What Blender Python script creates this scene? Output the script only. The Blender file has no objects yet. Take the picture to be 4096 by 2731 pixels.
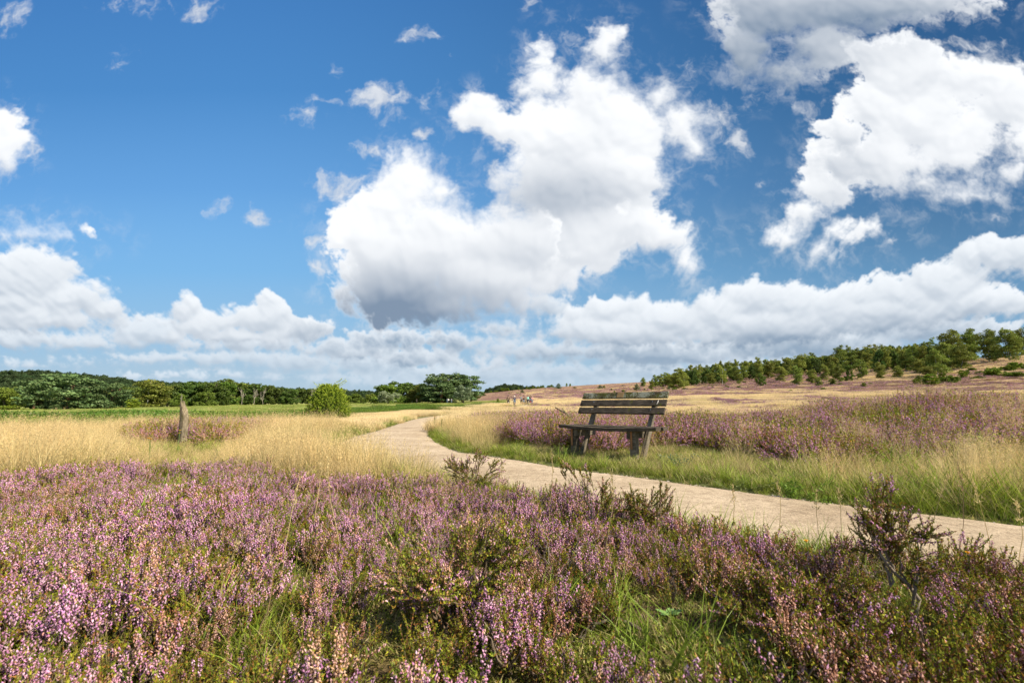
import bpy, math, random
import numpy as np
from mathutils import Vector, Matrix
R = math.radians
rng = np.random.default_rng(7)
random.seed(7)
scene = bpy.context.scene
COL = scene.collection
# ------------------------------------------------------------------ camera
FPX, PITCH, CAMH = 1820.0, R(8.0), 0.74
cam_d = bpy.data.cameras.new('camera')
cam = bpy.data.objects.new('camera', cam_d)
COL.objects.link(cam)
cam.location = (0, 0, CAMH)
cam.rotation_euler = (R(90) + PITCH, 0, 0)
cam_d.sensor_width = 36.0
cam_d.lens = FPX / 4096 * 36
cam_d.clip_start = 0.02
cam_d.clip_end = 6000
cam_d.dof.use_dof = True
cam_d.dof.focus_distance = 5.0
cam_d.dof.aperture_fstop = 5.6
scene.camera = cam
scene.view_settings.view_transform = 'Standard'
scene.view_settings.look = 'None'
scene.view_settings.gamma = 1
scene.view_settings.exposure = 0.87
scene.render.engine = 'CYCLES'
scene.cycles.max_bounces = 6
scene.cycles.diffuse_bounces = 3
scene.cycles.transmission_bounces = 3
scene.cycles.transparent_max_bounces = 6
scene.cycles.use_denoising = True
CP, SP = math.cos(PITCH), math.sin(PITCH)

def ray(px, py):
    """direction through a photograph pixel (4096 wide)"""
    u = (np.asarray(px, float) - 2048) / FPX
    v = (1365.5 - np.asarray(py, float)) / FPX
    return u, CP - v * SP, SP + v * CP

def P(px, py, z=0.0):
    """ground position seen at a photograph pixel, at height z"""
    x, y, w = ray(px, py)
    t = (z - CAMH) / w
    return np.stack([x * t, y * t], -1)

def PD(px, py, D):
    """point seen at a pixel, D metres ahead"""
    x, y, w = ray(px, py)
    t = D / y
    return np.stack([x * t, y * t, w * t + CAMH], -1)

def pix(X, Y, Z):
    Zc = Z - CAMH
    d = np.maximum(Y * CP + Zc * SP, 1e-3)
    v = -Y * SP + Zc * CP
    return 2048 + FPX * X / d, 1365.5 - FPX * v / d
SUN_AZ, SUN_EL = R(-24), R(42)      # azimuth measured from +x towards +y
sun_dir = Vector((math.cos(SUN_AZ) * math.cos(SUN_EL), math.sin(SUN_AZ) * math.cos(SUN_EL), math.sin(SUN_EL)))
# ------------------------------------------------------------------ world: sky and clouds
def st(px, py):
    x, y, w = ray(px, py)
    return x / y, w / y

def sstep(a, b, x):
    q = np.clip((x - a) / (b - a), 0, 1)
    return q * q * (3 - 2 * q)

def _hash(ix, iy, seed):
    h = (ix.astype(np.int64) * 374761393 + iy.astype(np.int64) * 668265263 + seed * 974711) & 0x7fffffff
    h = ((h ^ (h >> 13)) * 1274126177) & 0x7fffffff
    return (h ^ (h >> 16)) & 0xffff

def perlin(x, y, seed=0):
    x0 = np.floor(x); y0 = np.floor(y); fx = x - x0; fy = y - y0
    u = fx * fx * fx * (fx * (fx * 6 - 15) + 10); v = fy * fy * fy * (fy * (fy * 6 - 15) + 10)
    def g(dx, dy):
        a = _hash(x0 + dx, y0 + dy, seed) * (2 * math.pi / 65536)
        return np.cos(a) * (fx - dx) + np.sin(a) * (fy - dy)
    a = g(0, 0) * (1 - u) + g(1, 0) * u
    b = g(0, 1) * (1 - u) + g(1, 1) * u
    return (a * (1 - v) + b * v) * 1.4

def fbm(x, y, octv=5, gain=.5, seed=0, lac=2.03):
    s = 0; a = 1; n = 0
    for i in range(octv):
        s = s + a * perlin(x, y, seed + i * 17); n += a
        x = x * lac + 3.1; y = y * lac + 1.7; a *= gain
    return s / n

def worley(x, y, seed=0):
    x0 = np.floor(x); y0 = np.floor(y); best = np.full(x.shape, 9.0)
    for dx in (-1, 0, 1):
        for dy in (-1, 0, 1):
            h = _hash(x0 + dx, y0 + dy, seed)
            px = x0 + dx + (h & 255) / 256.0; py = y0 + dy + (h >> 8) / 256.0
            best = np.minimum(best, (px - x) ** 2 + (py - y) ** 2)
    return np.sqrt(best)

def blur(a, n):
    """separable box blur, three passes"""
    for _ in range(3):
        for ax in (0, 1):
            c = np.cumsum(np.pad(a, [(n + 1, n) if k == ax else (0, 0) for k in (0, 1)], mode='edge'), axis=ax)
            m = a.shape[ax]
            a = (np.take(c, range(2 * n + 1, 2 * n + 1 + m), ax) - np.take(c, range(0, m), ax)) / (2 * n + 1)
    return a

K = 4096 / 2352
# cloud masses: centre x, y, radius x, radius y (photograph pixels in a view 2352 wide), far ones first;
# every layer also carries: base grey, height blend towards the horizon air
LAYERS = [
 (.56, .46, [(520,825,280,20),(700,832,190,24),(75,838,70,12),(860,842,130,18),(1135,846,80,26),(1400,856,380,24),(1180,862,300,20),(1750,845,320,26),(970,850,60,22),(1250,850,40,18),(620,866,260,8),(1500,880,500,22),(1050,880,300,16)]),
 (.60, .28, [(95,778,215,25),(330,765,110,44),(200,790,160,20),(760,800,110,22),(560,790,165,30),(800,812,80,18),(970,820,110,24),(925,774,76,18),(860,776,30,14),(1040,785,98,22),(1135,836,60,20),(1150,752,55,16),(1260,700,60,30),(1500,812,250,38),(1850,795,260,40),(1240,800,130,34),(2150,760,200,40)]),
 (.62, .22, [(50,640,135,66),(120,740,200,34),(20,690,120,50),(165,690,100,50),(40,722,190,34),(245,715,48,38),(428,712,34,38),(480,745,78,38),(590,735,98,38),(608,702,24,26),(700,765,78,34),(540,775,150,22)]),
 (.62, .22, [(1390,715,85,32),(1330,750,110,36),(1320,718,26,20),(1520,735,120,46),(1440,705,40,20),(1640,720,70,50),(1740,690,95,50),(1820,700,90,48),(1900,700,100,44),(1980,685,60,38),(2060,680,100,46),(2170,655,100,54),(2235,610,50,50),(2290,595,60,55),(2370,590,60,54),(1450,765,170,44),(1750,755,240,50),(2000,730,240,50),(2230,700,190,44)]),
 (.66, .05, [(1790,5,165,75),(1700,120,62,84),(1790,175,80,44),(1970,15,180,58),(2130,5,160,36),(1890,110,90,60)]),
 (.82, .05, [(2085,165,115,90),(2010,232,66,42),(1990,130,60,40),(2110,280,140,88),(2245,185,105,46),(2300,215,90,76),(2050,370,110,74),(2180,320,130,80),(1925,300,45,44),(1915,370,62,46),
  (1890,440,66,48),(1855,500,60,38),(1800,552,52,26),(1885,590,52,25),(1990,527,42,14),(1940,550,50,15),(2120,420,110,34),(2240,445,80,24),(2320,400,55,38),(2200,460,50,18),(2345,330,40,60)]),
 (.87, .05, [(1095,265,64,54),(1150,300,55,50),(1250,130,32,55),(1235,190,50,62),(1392,112,46,56),(1350,215,92,68),(1290,320,130,100),(1420,290,130,105),(1515,215,50,48),(1570,290,78,78),
  (1400,400,140,90),(1260,440,125,90),(1320,540,140,90),(1440,520,100,52),(1530,548,66,38),(1582,602,32,40),(1205,695,55,45),(1600,350,55,40),(1230,620,120,70),(1000,690,120,60)]),
 (.90, .05, [(940,425,98,84),(1010,440,50,50),(885,480,112,75),(850,545,88,65),(980,570,175,100),(930,685,125,62),(1030,700,150,46),(1090,560,110,90),(1140,650,110,72),(925,615,140,100),(905,665,120,85),(1060,640,130,90),(1000,520,110,80),(1190,560,110,90)]),
 (.85, .05, [(15,335,66,72),(0,290,50,50),(95,550,82,28),(30,545,60,24)])]
WISP = [(700,270,60,26,.6),(900,270,60,24,.7),(1000,210,40,26,.5),(870,440,30,50,.5),(640,500,20,30,.5),(1630,260,40,60,.6),(1750,420,40,20,.4),(2060,560,30,20,.5),(2300,500,60,16,.4),(1860,250,60,30,.7),(2230,100,120,30,.6),(860,235,84,48,1.1),(925,215,32,32,.9),(740,235,80,16,.6),(690,250,44,18,.5),(780,165,20,40,.5),(965,312,32,22,1),(840,345,58,22,.8),(765,430,90,34,1),(600,488,40,34,1.1),(510,475,38,24,.7),
 (725,562,30,24,.9),(720,620,48,30,.7),(790,660,44,32,1),(960,80,56,22,1),(1020,128,28,20,.5),(285,140,56,50,.45),(1570,150,38,56,.5),(1700,330,40,42,1.1),(1660,270,64,64,.8),(1310,60,30,40,.5),
 (330,8,150,32,.5),(462,22,52,40,1.0),(10,50,54,50,.9),(12,208,20,16,.6),(980,230,34,36,.6),(1140,400,40,46,.8),(2330,330,50,50,.6),(250,560,26,10,.4),(1200,10,46,18,.6),(60,350,60,60,.6),
 (1270,700,80,38,.8),(1150,755,90,26,.9),(1320,90,40,40,.6),(1740,230,60,50,.5),(1790,440,40,30,.6),(2200,20,160,50,.9)]
DARK = [(925,725,260,150,1.5),(1060,720,240,110,1.1),(960,600,190,100,.3),(1290,460,210,95,.85),(1180,600,200,110,.45),(1740,95,230,190,.95),(1960,40,340,110,.9),(1940,370,110,130,.5),(1450,570,200,70,.3),(2120,210,120,120,.1),(960,530,40,18,.35),(1350,250,60,120,.12),
 (1450,830,460,62,1.0),(1850,805,400,64,1.0),(2150,765,260,64,.7),(1150,850,300,40,.6),(700,840,260,26,.4),(60,752,210,12,.5),(100,800,220,12,.4),(480,790,160,14,.3),(620,800,190,18,.35),(2100,420,150,30,.2)]
S0, S1, T0, T1 = -1.45, 1.45, -0.02, 1.25

def make_clouds(res=640):
    W, H = int((S1 - S0) * res), int((T1 - T0) * res)
    s, t = np.meshgrid(S0 + (np.arange(W) + .5) / res, T0 + (np.arange(H) + .5) / res)
    lowf = 1.0 + 1.3 * sstep(.45, .02, t)
    w1x = fbm(s * 4, t * 4, 2, .5, 11) * .030; w1y = fbm(s * 4, t * 4, 2, .5, 12) * .030
    w2x = fbm(s * 15, t * 17, 4, .6, 13) * .026 / lowf; w2y = fbm(s * 15, t * 17, 4, .6, 14) * .026 / lowf
    wx, wy = s + w1x / lowf + w2x, t + w1y / lowf + w2y
    def ell(b, x, y):
        cx, cy, rx, ry = b[:4]
        s0, t0 = st(cx * K, cy * K); s1, _ = st((cx + rx) * K, cy * K); _, t1 = st(cx * K, (cy - ry) * K)
        rs, rt = s1 - s0, t1 - t0
        return np.sqrt(((x - s0) / rs) ** 2 + ((y - t0) / rt) ** 2), min(rs, rt), (y - t0) / rt
    bx, by = wx * 15 * lowf ** .5, wy * 15 * lowf
    puff = 0; n = 0; a = 1.0
    for i in range(4):
        puff = puff + a * (1 - worley(bx, by, 31 + i)); n += a
        bx = bx * 2.05 + 1.3; by = by * 2.05 + .7; a *= .6
    puff = puff / n - .45
    fine = fbm(s * 22, t * 28, 6, .62, 41)
    softn = sstep(-.35, .45, fbm(s * 3.3, t * 3.3, 2, .5, 51))
    mid = fbm(wx * 9, wy * 13, 4, .5, 71)
    x3, y3 = s + fbm(s * 8, t * 8, 5, .62, 61) * .05, t + fbm(s * 8, t * 8, 5, .62, 62) * .05
    tear = fbm(x3 * 17, y3 * 17, 6, .66, 63)
    dk = np.zeros_like(s)
    for b in DARK:
        r, _, _ = ell(b, wx, wy); dk = np.maximum(dk, b[4] * sstep(1.35, 0, r))
    dk = blur(dk, 8) * (0.92 + .10 * puff + .16 * mid)
    c0 = np.array([.165, .225, .315]); c1 = np.array([.80, .81, .825]); air = np.array([.43, .55, .66])
    A = np.zeros_like(s); C = np.zeros(s.shape + (3,)); halo = np.zeros_like(s)
    for gi, (gray, hz, blobs) in enumerate(LAYERS):
        k = .014; acc = np.zeros_like(s) + 1e-9; vw = np.zeros_like(s)
        for b in blobs:
            r, Rm, v = ell(b, wx, wy)
            w = np.exp(np.clip((1 - r) * Rm / (k * (.5 if gi < 4 else 1)), -30, 30)); acc += w; vw += w * np.clip(v, -1.1, 1.1)
        D = k * (.5 if gi < 4 else 1) * np.log(acc); v = vw / acc
        amp = (.7 if gi < 4 else 1.0)
        h = np.minimum(D, .11) + amp * (puff * .050 + fine * (.026 if gi < 4 else .020) + np.where(v < 0, tear * .012, 0))
        soft = (.013 + .050 * softn + .012 * sstep(0, -1, v)) if gi >= 4 else (.008 + .014 * softn + .02 * sstep(0, -.8, v))
        a_ = sstep(-.002, 1, h / soft)
        th = sstep(0, .06, h)
        hp = np.clip(h, 0, None)
        z = np.sqrt(hp * .09 + 1e-6) + puff * .020 * th + mid * .012
        z = blur(z, 3 if gi >= 4 else 2); gy, gx = np.gradient(z, 1 / res)
        lam = (-gx * .25 - gy * .62 + .75) / np.sqrt(gx * gx + gy * gy + 1)
        hi = (.10 if gi >= 4 else .16)
        lum = gray + .06 + hi * np.clip(v, -1, 1) * 1.3 + (.22 if gi < 4 else .15) * (lam - .55) + (.07 if gi < 4 else .05) * puff * th + .08 * mid - dk * .70 * sstep(0, .035, h)
        lum = lum + .10 * sstep(.07, .0, h) * np.clip(v + .3, 0, 1)
        lum = np.clip(lum, 0, 1)
        col = c0 + (c1 - c0) * lum[..., None]
        q = np.clip(hz + sstep(.12, .0, t) * .26, 0, .85)[..., None]
        col = col * (1 - q) + air * q
        a_ = a_ * (.93 if gi < 2 else 1)
        C = C * (1 - a_[..., None]) + col * a_[..., None]; A = A * (1 - a_) + a_
        if gi >= 4: halo = np.maximum(halo, sstep(-.075, .02, D) * sstep(-.12, .5, tear) * .40)
    Wf = np.zeros_like(s)
    for b in WISP:
        r, _, _ = ell(b, x3, y3); Wf = np.maximum(Wf, b[4] * sstep(1.3, 0, r))
    a_w = sstep(.10, 1.15, Wf * 1.05 + tear * 1.25 - .16) * sstep(0, .35, Wf) * .88
    a_w = np.maximum(a_w, halo) * (1 - A)
    cw = (c0 + (c1 - c0) * np.clip(.62 + .25 * tear, 0, 1)[..., None])
    C = C + cw * a_w[..., None]; A = A + a_w
    C = C / np.maximum(A, 1e-4)[..., None]
    A = A * sstep(-.02, .012, t) * sstep(S0, S0 + .05, s) * sstep(S1, S1 - .05, s) * sstep(T1, T1 - .05, t)
    return C.astype(np.float32), A.astype(np.float32), s, t

def sky_tint(s, t):
    T = [0, .06, .15, .3, .5, .75, 1.2]
    Cc = np.array([(.46, .59, .70), (.42, .58, .72), (.30, .52, .74), (.185, .42, .71), (.115, .31, .62), (.065, .22, .50), (.04, .15, .40)])
    c = np.stack([np.interp(t, T, Cc[:, i]) for i in range(3)], -1)
    side = 1.22 - .60 * sstep(-.75, 1.1, s)
    return c * (1 + (side - 1) * sstep(0, .45, t))[..., None] / 1.275

def build_world():
    w = bpy.data.worlds.new('World'); scene.world = w; w.use_nodes = True
    nt = w.node_tree; N = nt.nodes; Lk = nt.links
    bg = N['Background']
    sky = N.new('ShaderNodeTexSky'); sky.sky_type = 'NISHITA'; sky.sun_disc = False
    sky.sun_elevation = SUN_EL; sky.sun_rotation = math.pi / 2 - SUN_AZ
    sky.air_density = 1.0; sky.dust_density = 0.5; sky.ozone_density = 2.0
    C, A, s, t = make_clouds()
    base = sky_tint(s, t)
    H, W = A.shape
    buf = np.empty((H, W, 4), np.float32)
    buf[..., :3] = (base * (1 - A[..., None]) + C * A[..., None]) * .70
    buf[..., 3] = 1
    img = bpy.data.images.new('sky_clouds', W, H, alpha=True, float_buffer=True)
    img.colorspace_settings.name = 'Linear Rec.709'
    img.pixels.foreach_set(buf.ravel()); img.update(); img.pack()
    tc = N.new('ShaderNodeTexCoord')
    sep = N.new('ShaderNodeSeparateXYZ'); Lk.new(tc.outputs['Generated'], sep.inputs[0])
    def m(op, *a):
        n = N.new('ShaderNodeMath'); n.operation = op
        for i, v in enumerate(a):
            if isinstance(v, (int, float)): n.inputs[i].default_value = v
            else: Lk.new(v, n.inputs[i])
        return n.outputs[0]
    x, y, z = sep.outputs[:3]
    ys = m('MAXIMUM', y, .05)
    sx, sy = m('DIVIDE', x, ys), m('DIVIDE', z, ys)
    cb = N.new('ShaderNodeCombineXYZ')
    Lk.new(m('DIVIDE', m('SUBTRACT', sx, S0), S1 - S0), cb.inputs[0])
    Lk.new(m('DIVIDE', m('SUBTRACT', sy, T0), T1 - T0), cb.inputs[1])
    im = N.new('ShaderNodeTexImage'); im.image = img; im.interpolation = 'Cubic'; im.extension = 'EXTEND'
    Lk.new(cb.outputs[0], im.inputs[0])
    # outside the computed window: the Nishita sky with scattered noise clouds
    nz = N.new('ShaderNodeTexNoise'); nz.inputs['Scale'].default_value = 2.4; nz.inputs['Detail'].default_value = 5
    Lk.new(tc.outputs['Generated'], nz.inputs['Vector'])
    mr = N.new('ShaderNodeMapRange'); mr.interpolation_type = 'SMOOTHSTEP'
    Lk.new(nz.outputs[0], mr.inputs[0]); mr.inputs[1].default_value = .5; mr.inputs[2].default_value = .68
    sc_ = N.new('ShaderNodeVectorMath'); sc_.operation = 'SCALE'; Lk.new(sky.outputs[0], sc_.inputs[0]); sc_.inputs['Scale'].default_value = .07
    mx = N.new('ShaderNodeMix'); mx.data_type = 'RGBA'
    Lk.new(mr.outputs[0], mx.inputs[0]); Lk.new(sc_.outputs[0], mx.inputs[6]); mx.inputs[7].default_value = (.41, .43, .45, 1)
    # blend window
    def edge(v, a, b):
        n = N.new('ShaderNodeMapRange'); n.interpolation_type = 'SMOOTHSTEP'; Lk.new(v, n.inputs[0])
        n.inputs[1].default_value = a; n.inputs[2].default_value = b; return n.outputs[0]
    win = m('MULTIPLY', m('MULTIPLY', edge(sx, S0, S0 + .12), edge(sx, S1, S1 - .12)), m('MULTIPLY', edge(sy, T1, T1 - .12), edge(y, .1, .3)))
    m2 = N.new('ShaderNodeMix'); m2.data_type = 'RGBA'
    Lk.new(win, m2.inputs[0]); Lk.new(mx.outputs[2], m2.inputs[6]); Lk.new(im.outputs[0], m2.inputs[7])
    Lk.new(m2.outputs[2], bg.inputs['Color'])
    bg.inputs['Strength'].default_value = 1.0
    w.cycles.sampling_method = 'MANUAL'; w.cycles.sample_map_resolution = 512
build_world()
sl = bpy.data.lights.new('sun', 'SUN'); sl.energy = 5.0; sl.angle = R(.53); sl.color = (1, .88, .68)
so = bpy.data.objects.new('sun', sl); COL.objects.link(so)
so.rotation_euler = sun_dir.to_track_quat('Z', 'Y').to_euler()
so.location = (20, 5, 30)
# ------------------------------------------------------------------ helpers
def tag(o, label=None, cat=None, group=None, kind=None):
    if label: o['label'] = label
    if cat: o['category'] = cat
    if group: o['group'] = group
    if kind: o['kind'] = kind
    return o

def mesh_data(name, V, faces, C=None, mat=None, smooth=False):
    """V (n,3); faces: list of integer arrays (m,3) or (m,4); C (n,3) colours on the vertices"""
    me = bpy.data.meshes.new(name)
    V = np.asarray(V, np.float32)
    faces = [np.asarray(f, np.int32) for f in faces if len(f)]
    me.vertices.add(len(V)); me.vertices.foreach_set('co', V.ravel())
    loops = np.concatenate([f.ravel() for f in faces])
    tot = np.concatenate([np.full(len(f), f.shape[1], np.int32) for f in faces])
    start = np.concatenate([[0], np.cumsum(tot)[:-1]]).astype(np.int32)
    me.loops.add(len(loops)); me.loops.foreach_set('vertex_index', loops)
    me.polygons.add(len(tot)); me.polygons.foreach_set('loop_start', start); me.polygons.foreach_set('loop_total', tot)
    me.polygons.foreach_set('use_smooth', np.full(len(tot), smooth, bool))
    if C is not None:
        a = me.color_attributes.new('Col', 'FLOAT_COLOR', 'POINT')
        c4 = np.ones((len(V), 4), np.float32); c4[:, :3] = np.clip(C, 0, 1)
        a.data.foreach_set('color', c4.ravel())
    me.update(calc_edges=True); me.validate()
    if mat: me.materials.append(mat)
    return me

def obj(name, me, parent=None, loc=None):
    o = bpy.data.objects.new(name, me); COL.objects.link(o)
    if parent: o.parent = parent
    if loc is not None: o.location = loc
    return o

def empty(name, loc, rz=0.0, scale=(1, 1, 1)):
    o = bpy.data.objects.new(name, None); COL.objects.link(o)
    o.location = loc; o.rotation_euler = (0, 0, rz); o.scale = scale; o.empty_display_size = .2
    return o

class Acc:
    def __init__(s): s.V = []; s.F = []; s.C = []; s.n = 0
    def add(s, V, F, C):
        V = np.asarray(V, float).reshape(-1, 3)
        C = np.asarray(C, float)
        if C.ndim == 1: C = np.repeat(C[None], len(V), 0)
        s.V.append(V); s.C.append(C)
        for f in F:
            if len(f): s.F.append(np.asarray(f) + s.n)
        s.n += len(V)
    def data(s, name, mat, smooth=False):
        q = [f for f in s.F if f.shape[1] == 4]; t = [f for f in s.F if f.shape[1] == 3]
        fs = ([np.concatenate(q)] if q else []) + ([np.concatenate(t)] if t else [])
        return mesh_data(name, np.concatenate(s.V), fs, np.concatenate(s.C), mat, smooth)

def tube(pts, rad, n=6, cap=True):
    """tapered tube along a polyline"""
    pts = np.asarray(pts, float); m = len(pts); rad = np.broadcast_to(np.asarray(rad, float), (m,))
    tan = np.gradient(pts, axis=0); tan /= np.linalg.norm(tan, axis=1)[:, None] + 1e-9
    up = np.array([0, 0, 1.0]) if abs(tan[0][2]) < .9 else np.array([1.0, 0, 0])
    s0 = np.cross(tan[0], up); s0 /= np.linalg.norm(s0)
    V = []
    for i in range(m):
        s0 = s0 - tan[i] * np.dot(s0, tan[i]); s0 /= np.linalg.norm(s0) + 1e-9
        b = np.cross(tan[i], s0)
        a = np.arange(n) * 2 * math.pi / n
        V.append(pts[i] + rad[i] * (np.cos(a)[:, None] * s0 + np.sin(a)[:, None] * b))
    V = np.concatenate(V)
    i, j = np.meshgrid(np.arange(m - 1), np.arange(n), indexing='ij'); jn = (j + 1) % n
    F4 = np.stack([i * n + j, i * n + jn, (i + 1) * n + jn, (i + 1) * n + j], -1).reshape(-1, 4)
    F3 = np.zeros((0, 3), int)
    if cap:
        V = np.concatenate([V, pts[:1], pts[-1:]])
        j = np.arange(n); jn = (j + 1) % n
        F3 = np.concatenate([np.stack([jn, j, np.full(n, m * n)], -1), np.stack([(m - 1) * n + j, (m - 1) * n + jn, np.full(n, m * n + 1)], -1)])
    return V, [F4, F3]

def in_poly(X, Y, poly):
    inside = np.zeros(np.shape(X), bool); n = len(poly)
    for i in range(n):
        x1, y1 = poly[i]; x2, y2 = poly[(i + 1) % n]
        c = ((y1 > Y) != (y2 > Y)) & (X < (x2 - x1) * (Y - y1) / (y2 - y1 + 1e-12) + x1)
        inside ^= c
    return inside

def line_dist(X, Y, line):
    """distance to a polyline and the parameter of the closest point"""
    best = np.full(np.shape(X), 1e9)
    for (x1, y1), (x2, y2) in zip(line[:-1], line[1:]):
        dx, dy = x2 - x1, y2 - y1
        t = np.clip(((X - x1) * dx + (Y - y1) * dy) / (dx * dx + dy * dy), 0, 1)
        best = np.minimum(best, np.hypot(X - x1 - t * dx, Y - y1 - t * dy))
    return best

# ------------------------------------------------------------------ path line
def world_line(px, z=0.0):
    return np.array([P(a, b, z) for a, b in px])
FAR_EDGE = world_line([(4096,2102),(3554,2039),(2982,1966),(2600,1912),(2368,1884),(2113,1847),(1945,1820),(1837,1806),(1770,1784),(1726,1757),(1710,1735),(1717,1712),(1748,1686)])
FAR_EDGE = np.concatenate([[FAR_EDGE[0] + (FAR_EDGE[0] - FAR_EDGE[1]) * 6], FAR_EDGE, [(-3.9, 29), (-2.9, 40), (-.6, 55), (1.8, 70), (4.5, 90)]])
def smooth_line(L, n=12):
    out = []
    Lp = np.concatenate([[2 * L[0] - L[1]], L, [2 * L[-1] - L[-2]]])
    for i in range(1, len(Lp) - 2):
        p0, p1, p2, p3 = Lp[i - 1:i + 3]
        for t in np.arange(n) / n:
            out.append(.5 * ((2 * p1) + (-p0 + p2) * t + (2 * p0 - 5 * p1 + 4 * p2 - p3) * t * t + (-p0 + 3 * p1 - 3 * p2 + p3) * t ** 3))
    out.append(L[-1]); return np.array(out)
FE = smooth_line(FAR_EDGE)
tg = np.gradient(FE, axis=0); tg /= np.linalg.norm(tg, axis=1)[:, None]
NRM = np.stack([-tg[:, 1], tg[:, 0]], -1)      # towards the near / left side when walking from right to left
PATH_W = 1.42
if np.dot(NRM[20], np.array([0, 0]) - FE[20]) < 0: NRM = -NRM
PATH_C = FE + NRM * PATH_W / 2 + NRM * (.20 * np.exp(-((FE[:, 1] - 9.5) / 3.6) ** 2))[:, None]
for _ in range(6): PATH_C[1:-1] = (PATH_C[:-2] + PATH_C[1:-1] * 2 + PATH_C[2:]) / 4
def path_extra(Y): return .22 * np.exp(-((Y - 9.5) / 3.6) ** 2)
def path_d(X, Y): return line_dist(X, Y, PATH_C[::3]) - path_extra(Y)

# ------------------------------------------------------------------ terrain
COLX = np.array([-1500, 0, 450, 900, 1400, 1850, 2100, 2500, 2850, 3260, 3700, 4096, 5200])
DKN = np.array([25, 40, 70, 110, 160, 220, 300, 420, 600, 1500, 4000])
YT = {0: [1675.5, 1656, 1647, 1643, 1640, 1632, 1610, 1548, 1545, 1600, 1616],
 450: [1675.5, 1656, 1644, 1638, 1634, 1628, 1615, 1575, 1565, 1600, 1616],
 900: [1675.5, 1655, 1639, 1629, 1624, 1620, 1617, 1600, 1590, 1603, 1616],
 1400: [1675.5, 1655, 1635, 1624, 1618, 1614, 1611, 1606, 1596, 1603, 1616],
 1850: [1675.5, 1654, 1632, 1621, 1613, 1606, 1598, 1584, 1588, 1605, 1616],
 2100: [1675.5, 1653, 1627, 1613, 1604, 1594, 1577, 1553, 1560, 1605, 1616],
 2500: [1675.5, 1650, 1614, 1600, 1590, 1577, 1556, 1529, 1540, 1605, 1616],
 2850: [1675.5, 1648, 1606, 1586, 1567, 1541, 1508, 1514, 1535, 1605, 1616],
 3260: [1675.5, 1646, 1601, 1578, 1546, 1507, 1469, 1485, 1520, 1605, 1616],
 3700: [1675, 1644, 1597, 1560, 1505, 1455, 1462, 1490, 1530, 1605, 1616],
 4096: [1675, 1642, 1592, 1538, 1446, 1418, 1440, 1480, 1530, 1605, 1616]}
YT[-1500] = YT[0]; YT[5200] = [1675, 1642, 1590, 1536, 1440, 1415, 1440, 1480, 1530, 1605, 1616]
ZT = np.array([[float(PD(2048, y, d)[2]) for y, d in zip(YT[c], DKN)] for c in COLX])
_kf = np.linspace((-1500 - 2048) / 1820, (5200 - 2048) / 1820, 220)
_lf = np.linspace(math.log(12), math.log(4000), 240)
_tmp = np.array([np.interp(_lf, np.concatenate([[math.log(12)], np.log(DKN)]), np.concatenate([[0], r])) for r in ZT])
_ZF = np.array([np.interp(_kf, (COLX - 2048) / 1820, _tmp[:, j]) for j in range(len(_lf))]).T
_ZF = blur(_ZF, 3)
MOUNDS = [(7.9, 8.3, 2.4, 1.6, .46), (6.2, 9.5, 2.5, 1.5, .15), (2.3, 9.5, 1.6, .9, .10), (-.9, 1.9, .35, .3, .05), (.65, 1.75, .45, .25, .04), (-1.9, 3.4, .9, .5, .05)]
def terrain(X, Y, rough=True):
    X = np.asarray(X, float); Y = np.asarray(Y, float)
    az = np.arctan2(X, Y); r = np.hypot(X, Y)
    azc = np.clip(az, -R(60), R(58))
    D = np.maximum(r * np.cos(azc), 1e-3); k = np.tan(azc)
    fi = np.clip((k - _kf[0]) / (_kf[1] - _kf[0]), 0, len(_kf) - 1.001); fj = np.clip((np.log(D) - _lf[0]) / (_lf[1] - _lf[0]), 0, len(_lf) - 1.001)
    i = fi.astype(int); j = fj.astype(int); u = fi - i; v = fj - j
    z = (_ZF[i, j] * (1 - u) + _ZF[i + 1, j] * u) * (1 - v) + (_ZF[i, j + 1] * (1 - u) + _ZF[i + 1, j + 1] * u) * v
    z = z * (1 - sstep(R(75), R(150), np.abs(az)))
    z = z * sstep(12, 22, D)
    for mx, my, rx, ry, h in MOUNDS:
        z = z + h * np.exp(-((X - mx) / rx) ** 2 - ((Y - my) / ry) ** 2)
    if rough:
        pd = path_d(X, Y)
        bump = fbm(X * .9, Y * .9, 3, .5, 5) * .045 + fbm(X * .12, Y * .12, 3, .5, 6) * np.clip(r / 60, 0, 1) * .5
        bump = bump + fbm(X * 4, Y * 4, 2, .5, 8) * .012 * (r < 12)
        z = z + bump * sstep(PATH_W / 2 - .05, PATH_W / 2 + 1.0, pd)
        z = np.where(pd < PATH_W / 2 + .12, z - .03 * sstep(PATH_W / 2 + .12, PATH_W / 2 - .1, pd), z)
    return z

# ------------------------------------------------------------------ zones of the heath, in metres on the ground
PF = np.concatenate([world_line([(-900,1915),(-200,1895),(0,1884),(300,1860),(500,1838),(700,1822),(1000,1824),(1250,1882),(1500,1918),(1700,1915),(1850,1890),(2000,1905),(2150,1930),(2400,1955),(2600,1995),(2750,2045),(3000,2085),(3300,2115),(3600,2140),(4096,2180),(4800,2250)], .19),
      [(5, .6), (5, -2), (-7, -2)]])
PR = np.concatenate([world_line([(1870,1690),(1950,1735),(2050,1780),(2160,1800),(2300,1806),(2500,1812),(2640,1806),(2791,1806),(3045,1852),(3140,1874),(3400,1885),(3700,1884),(4096,1890),(4900,1920)]),
      world_line([(4900,1600 + 55),(4096,1655),(3700,1660),(3400,1665),(3000,1668),(2700,1670),(2400,1657),(2200,1648),(2000,1652),(1880,1660)], .42)])
PS = world_line([(500,1802),(700,1797),(900,1792),(1010,1765),(1010,1735),(850,1728),(700,1738),(560,1762)])
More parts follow.
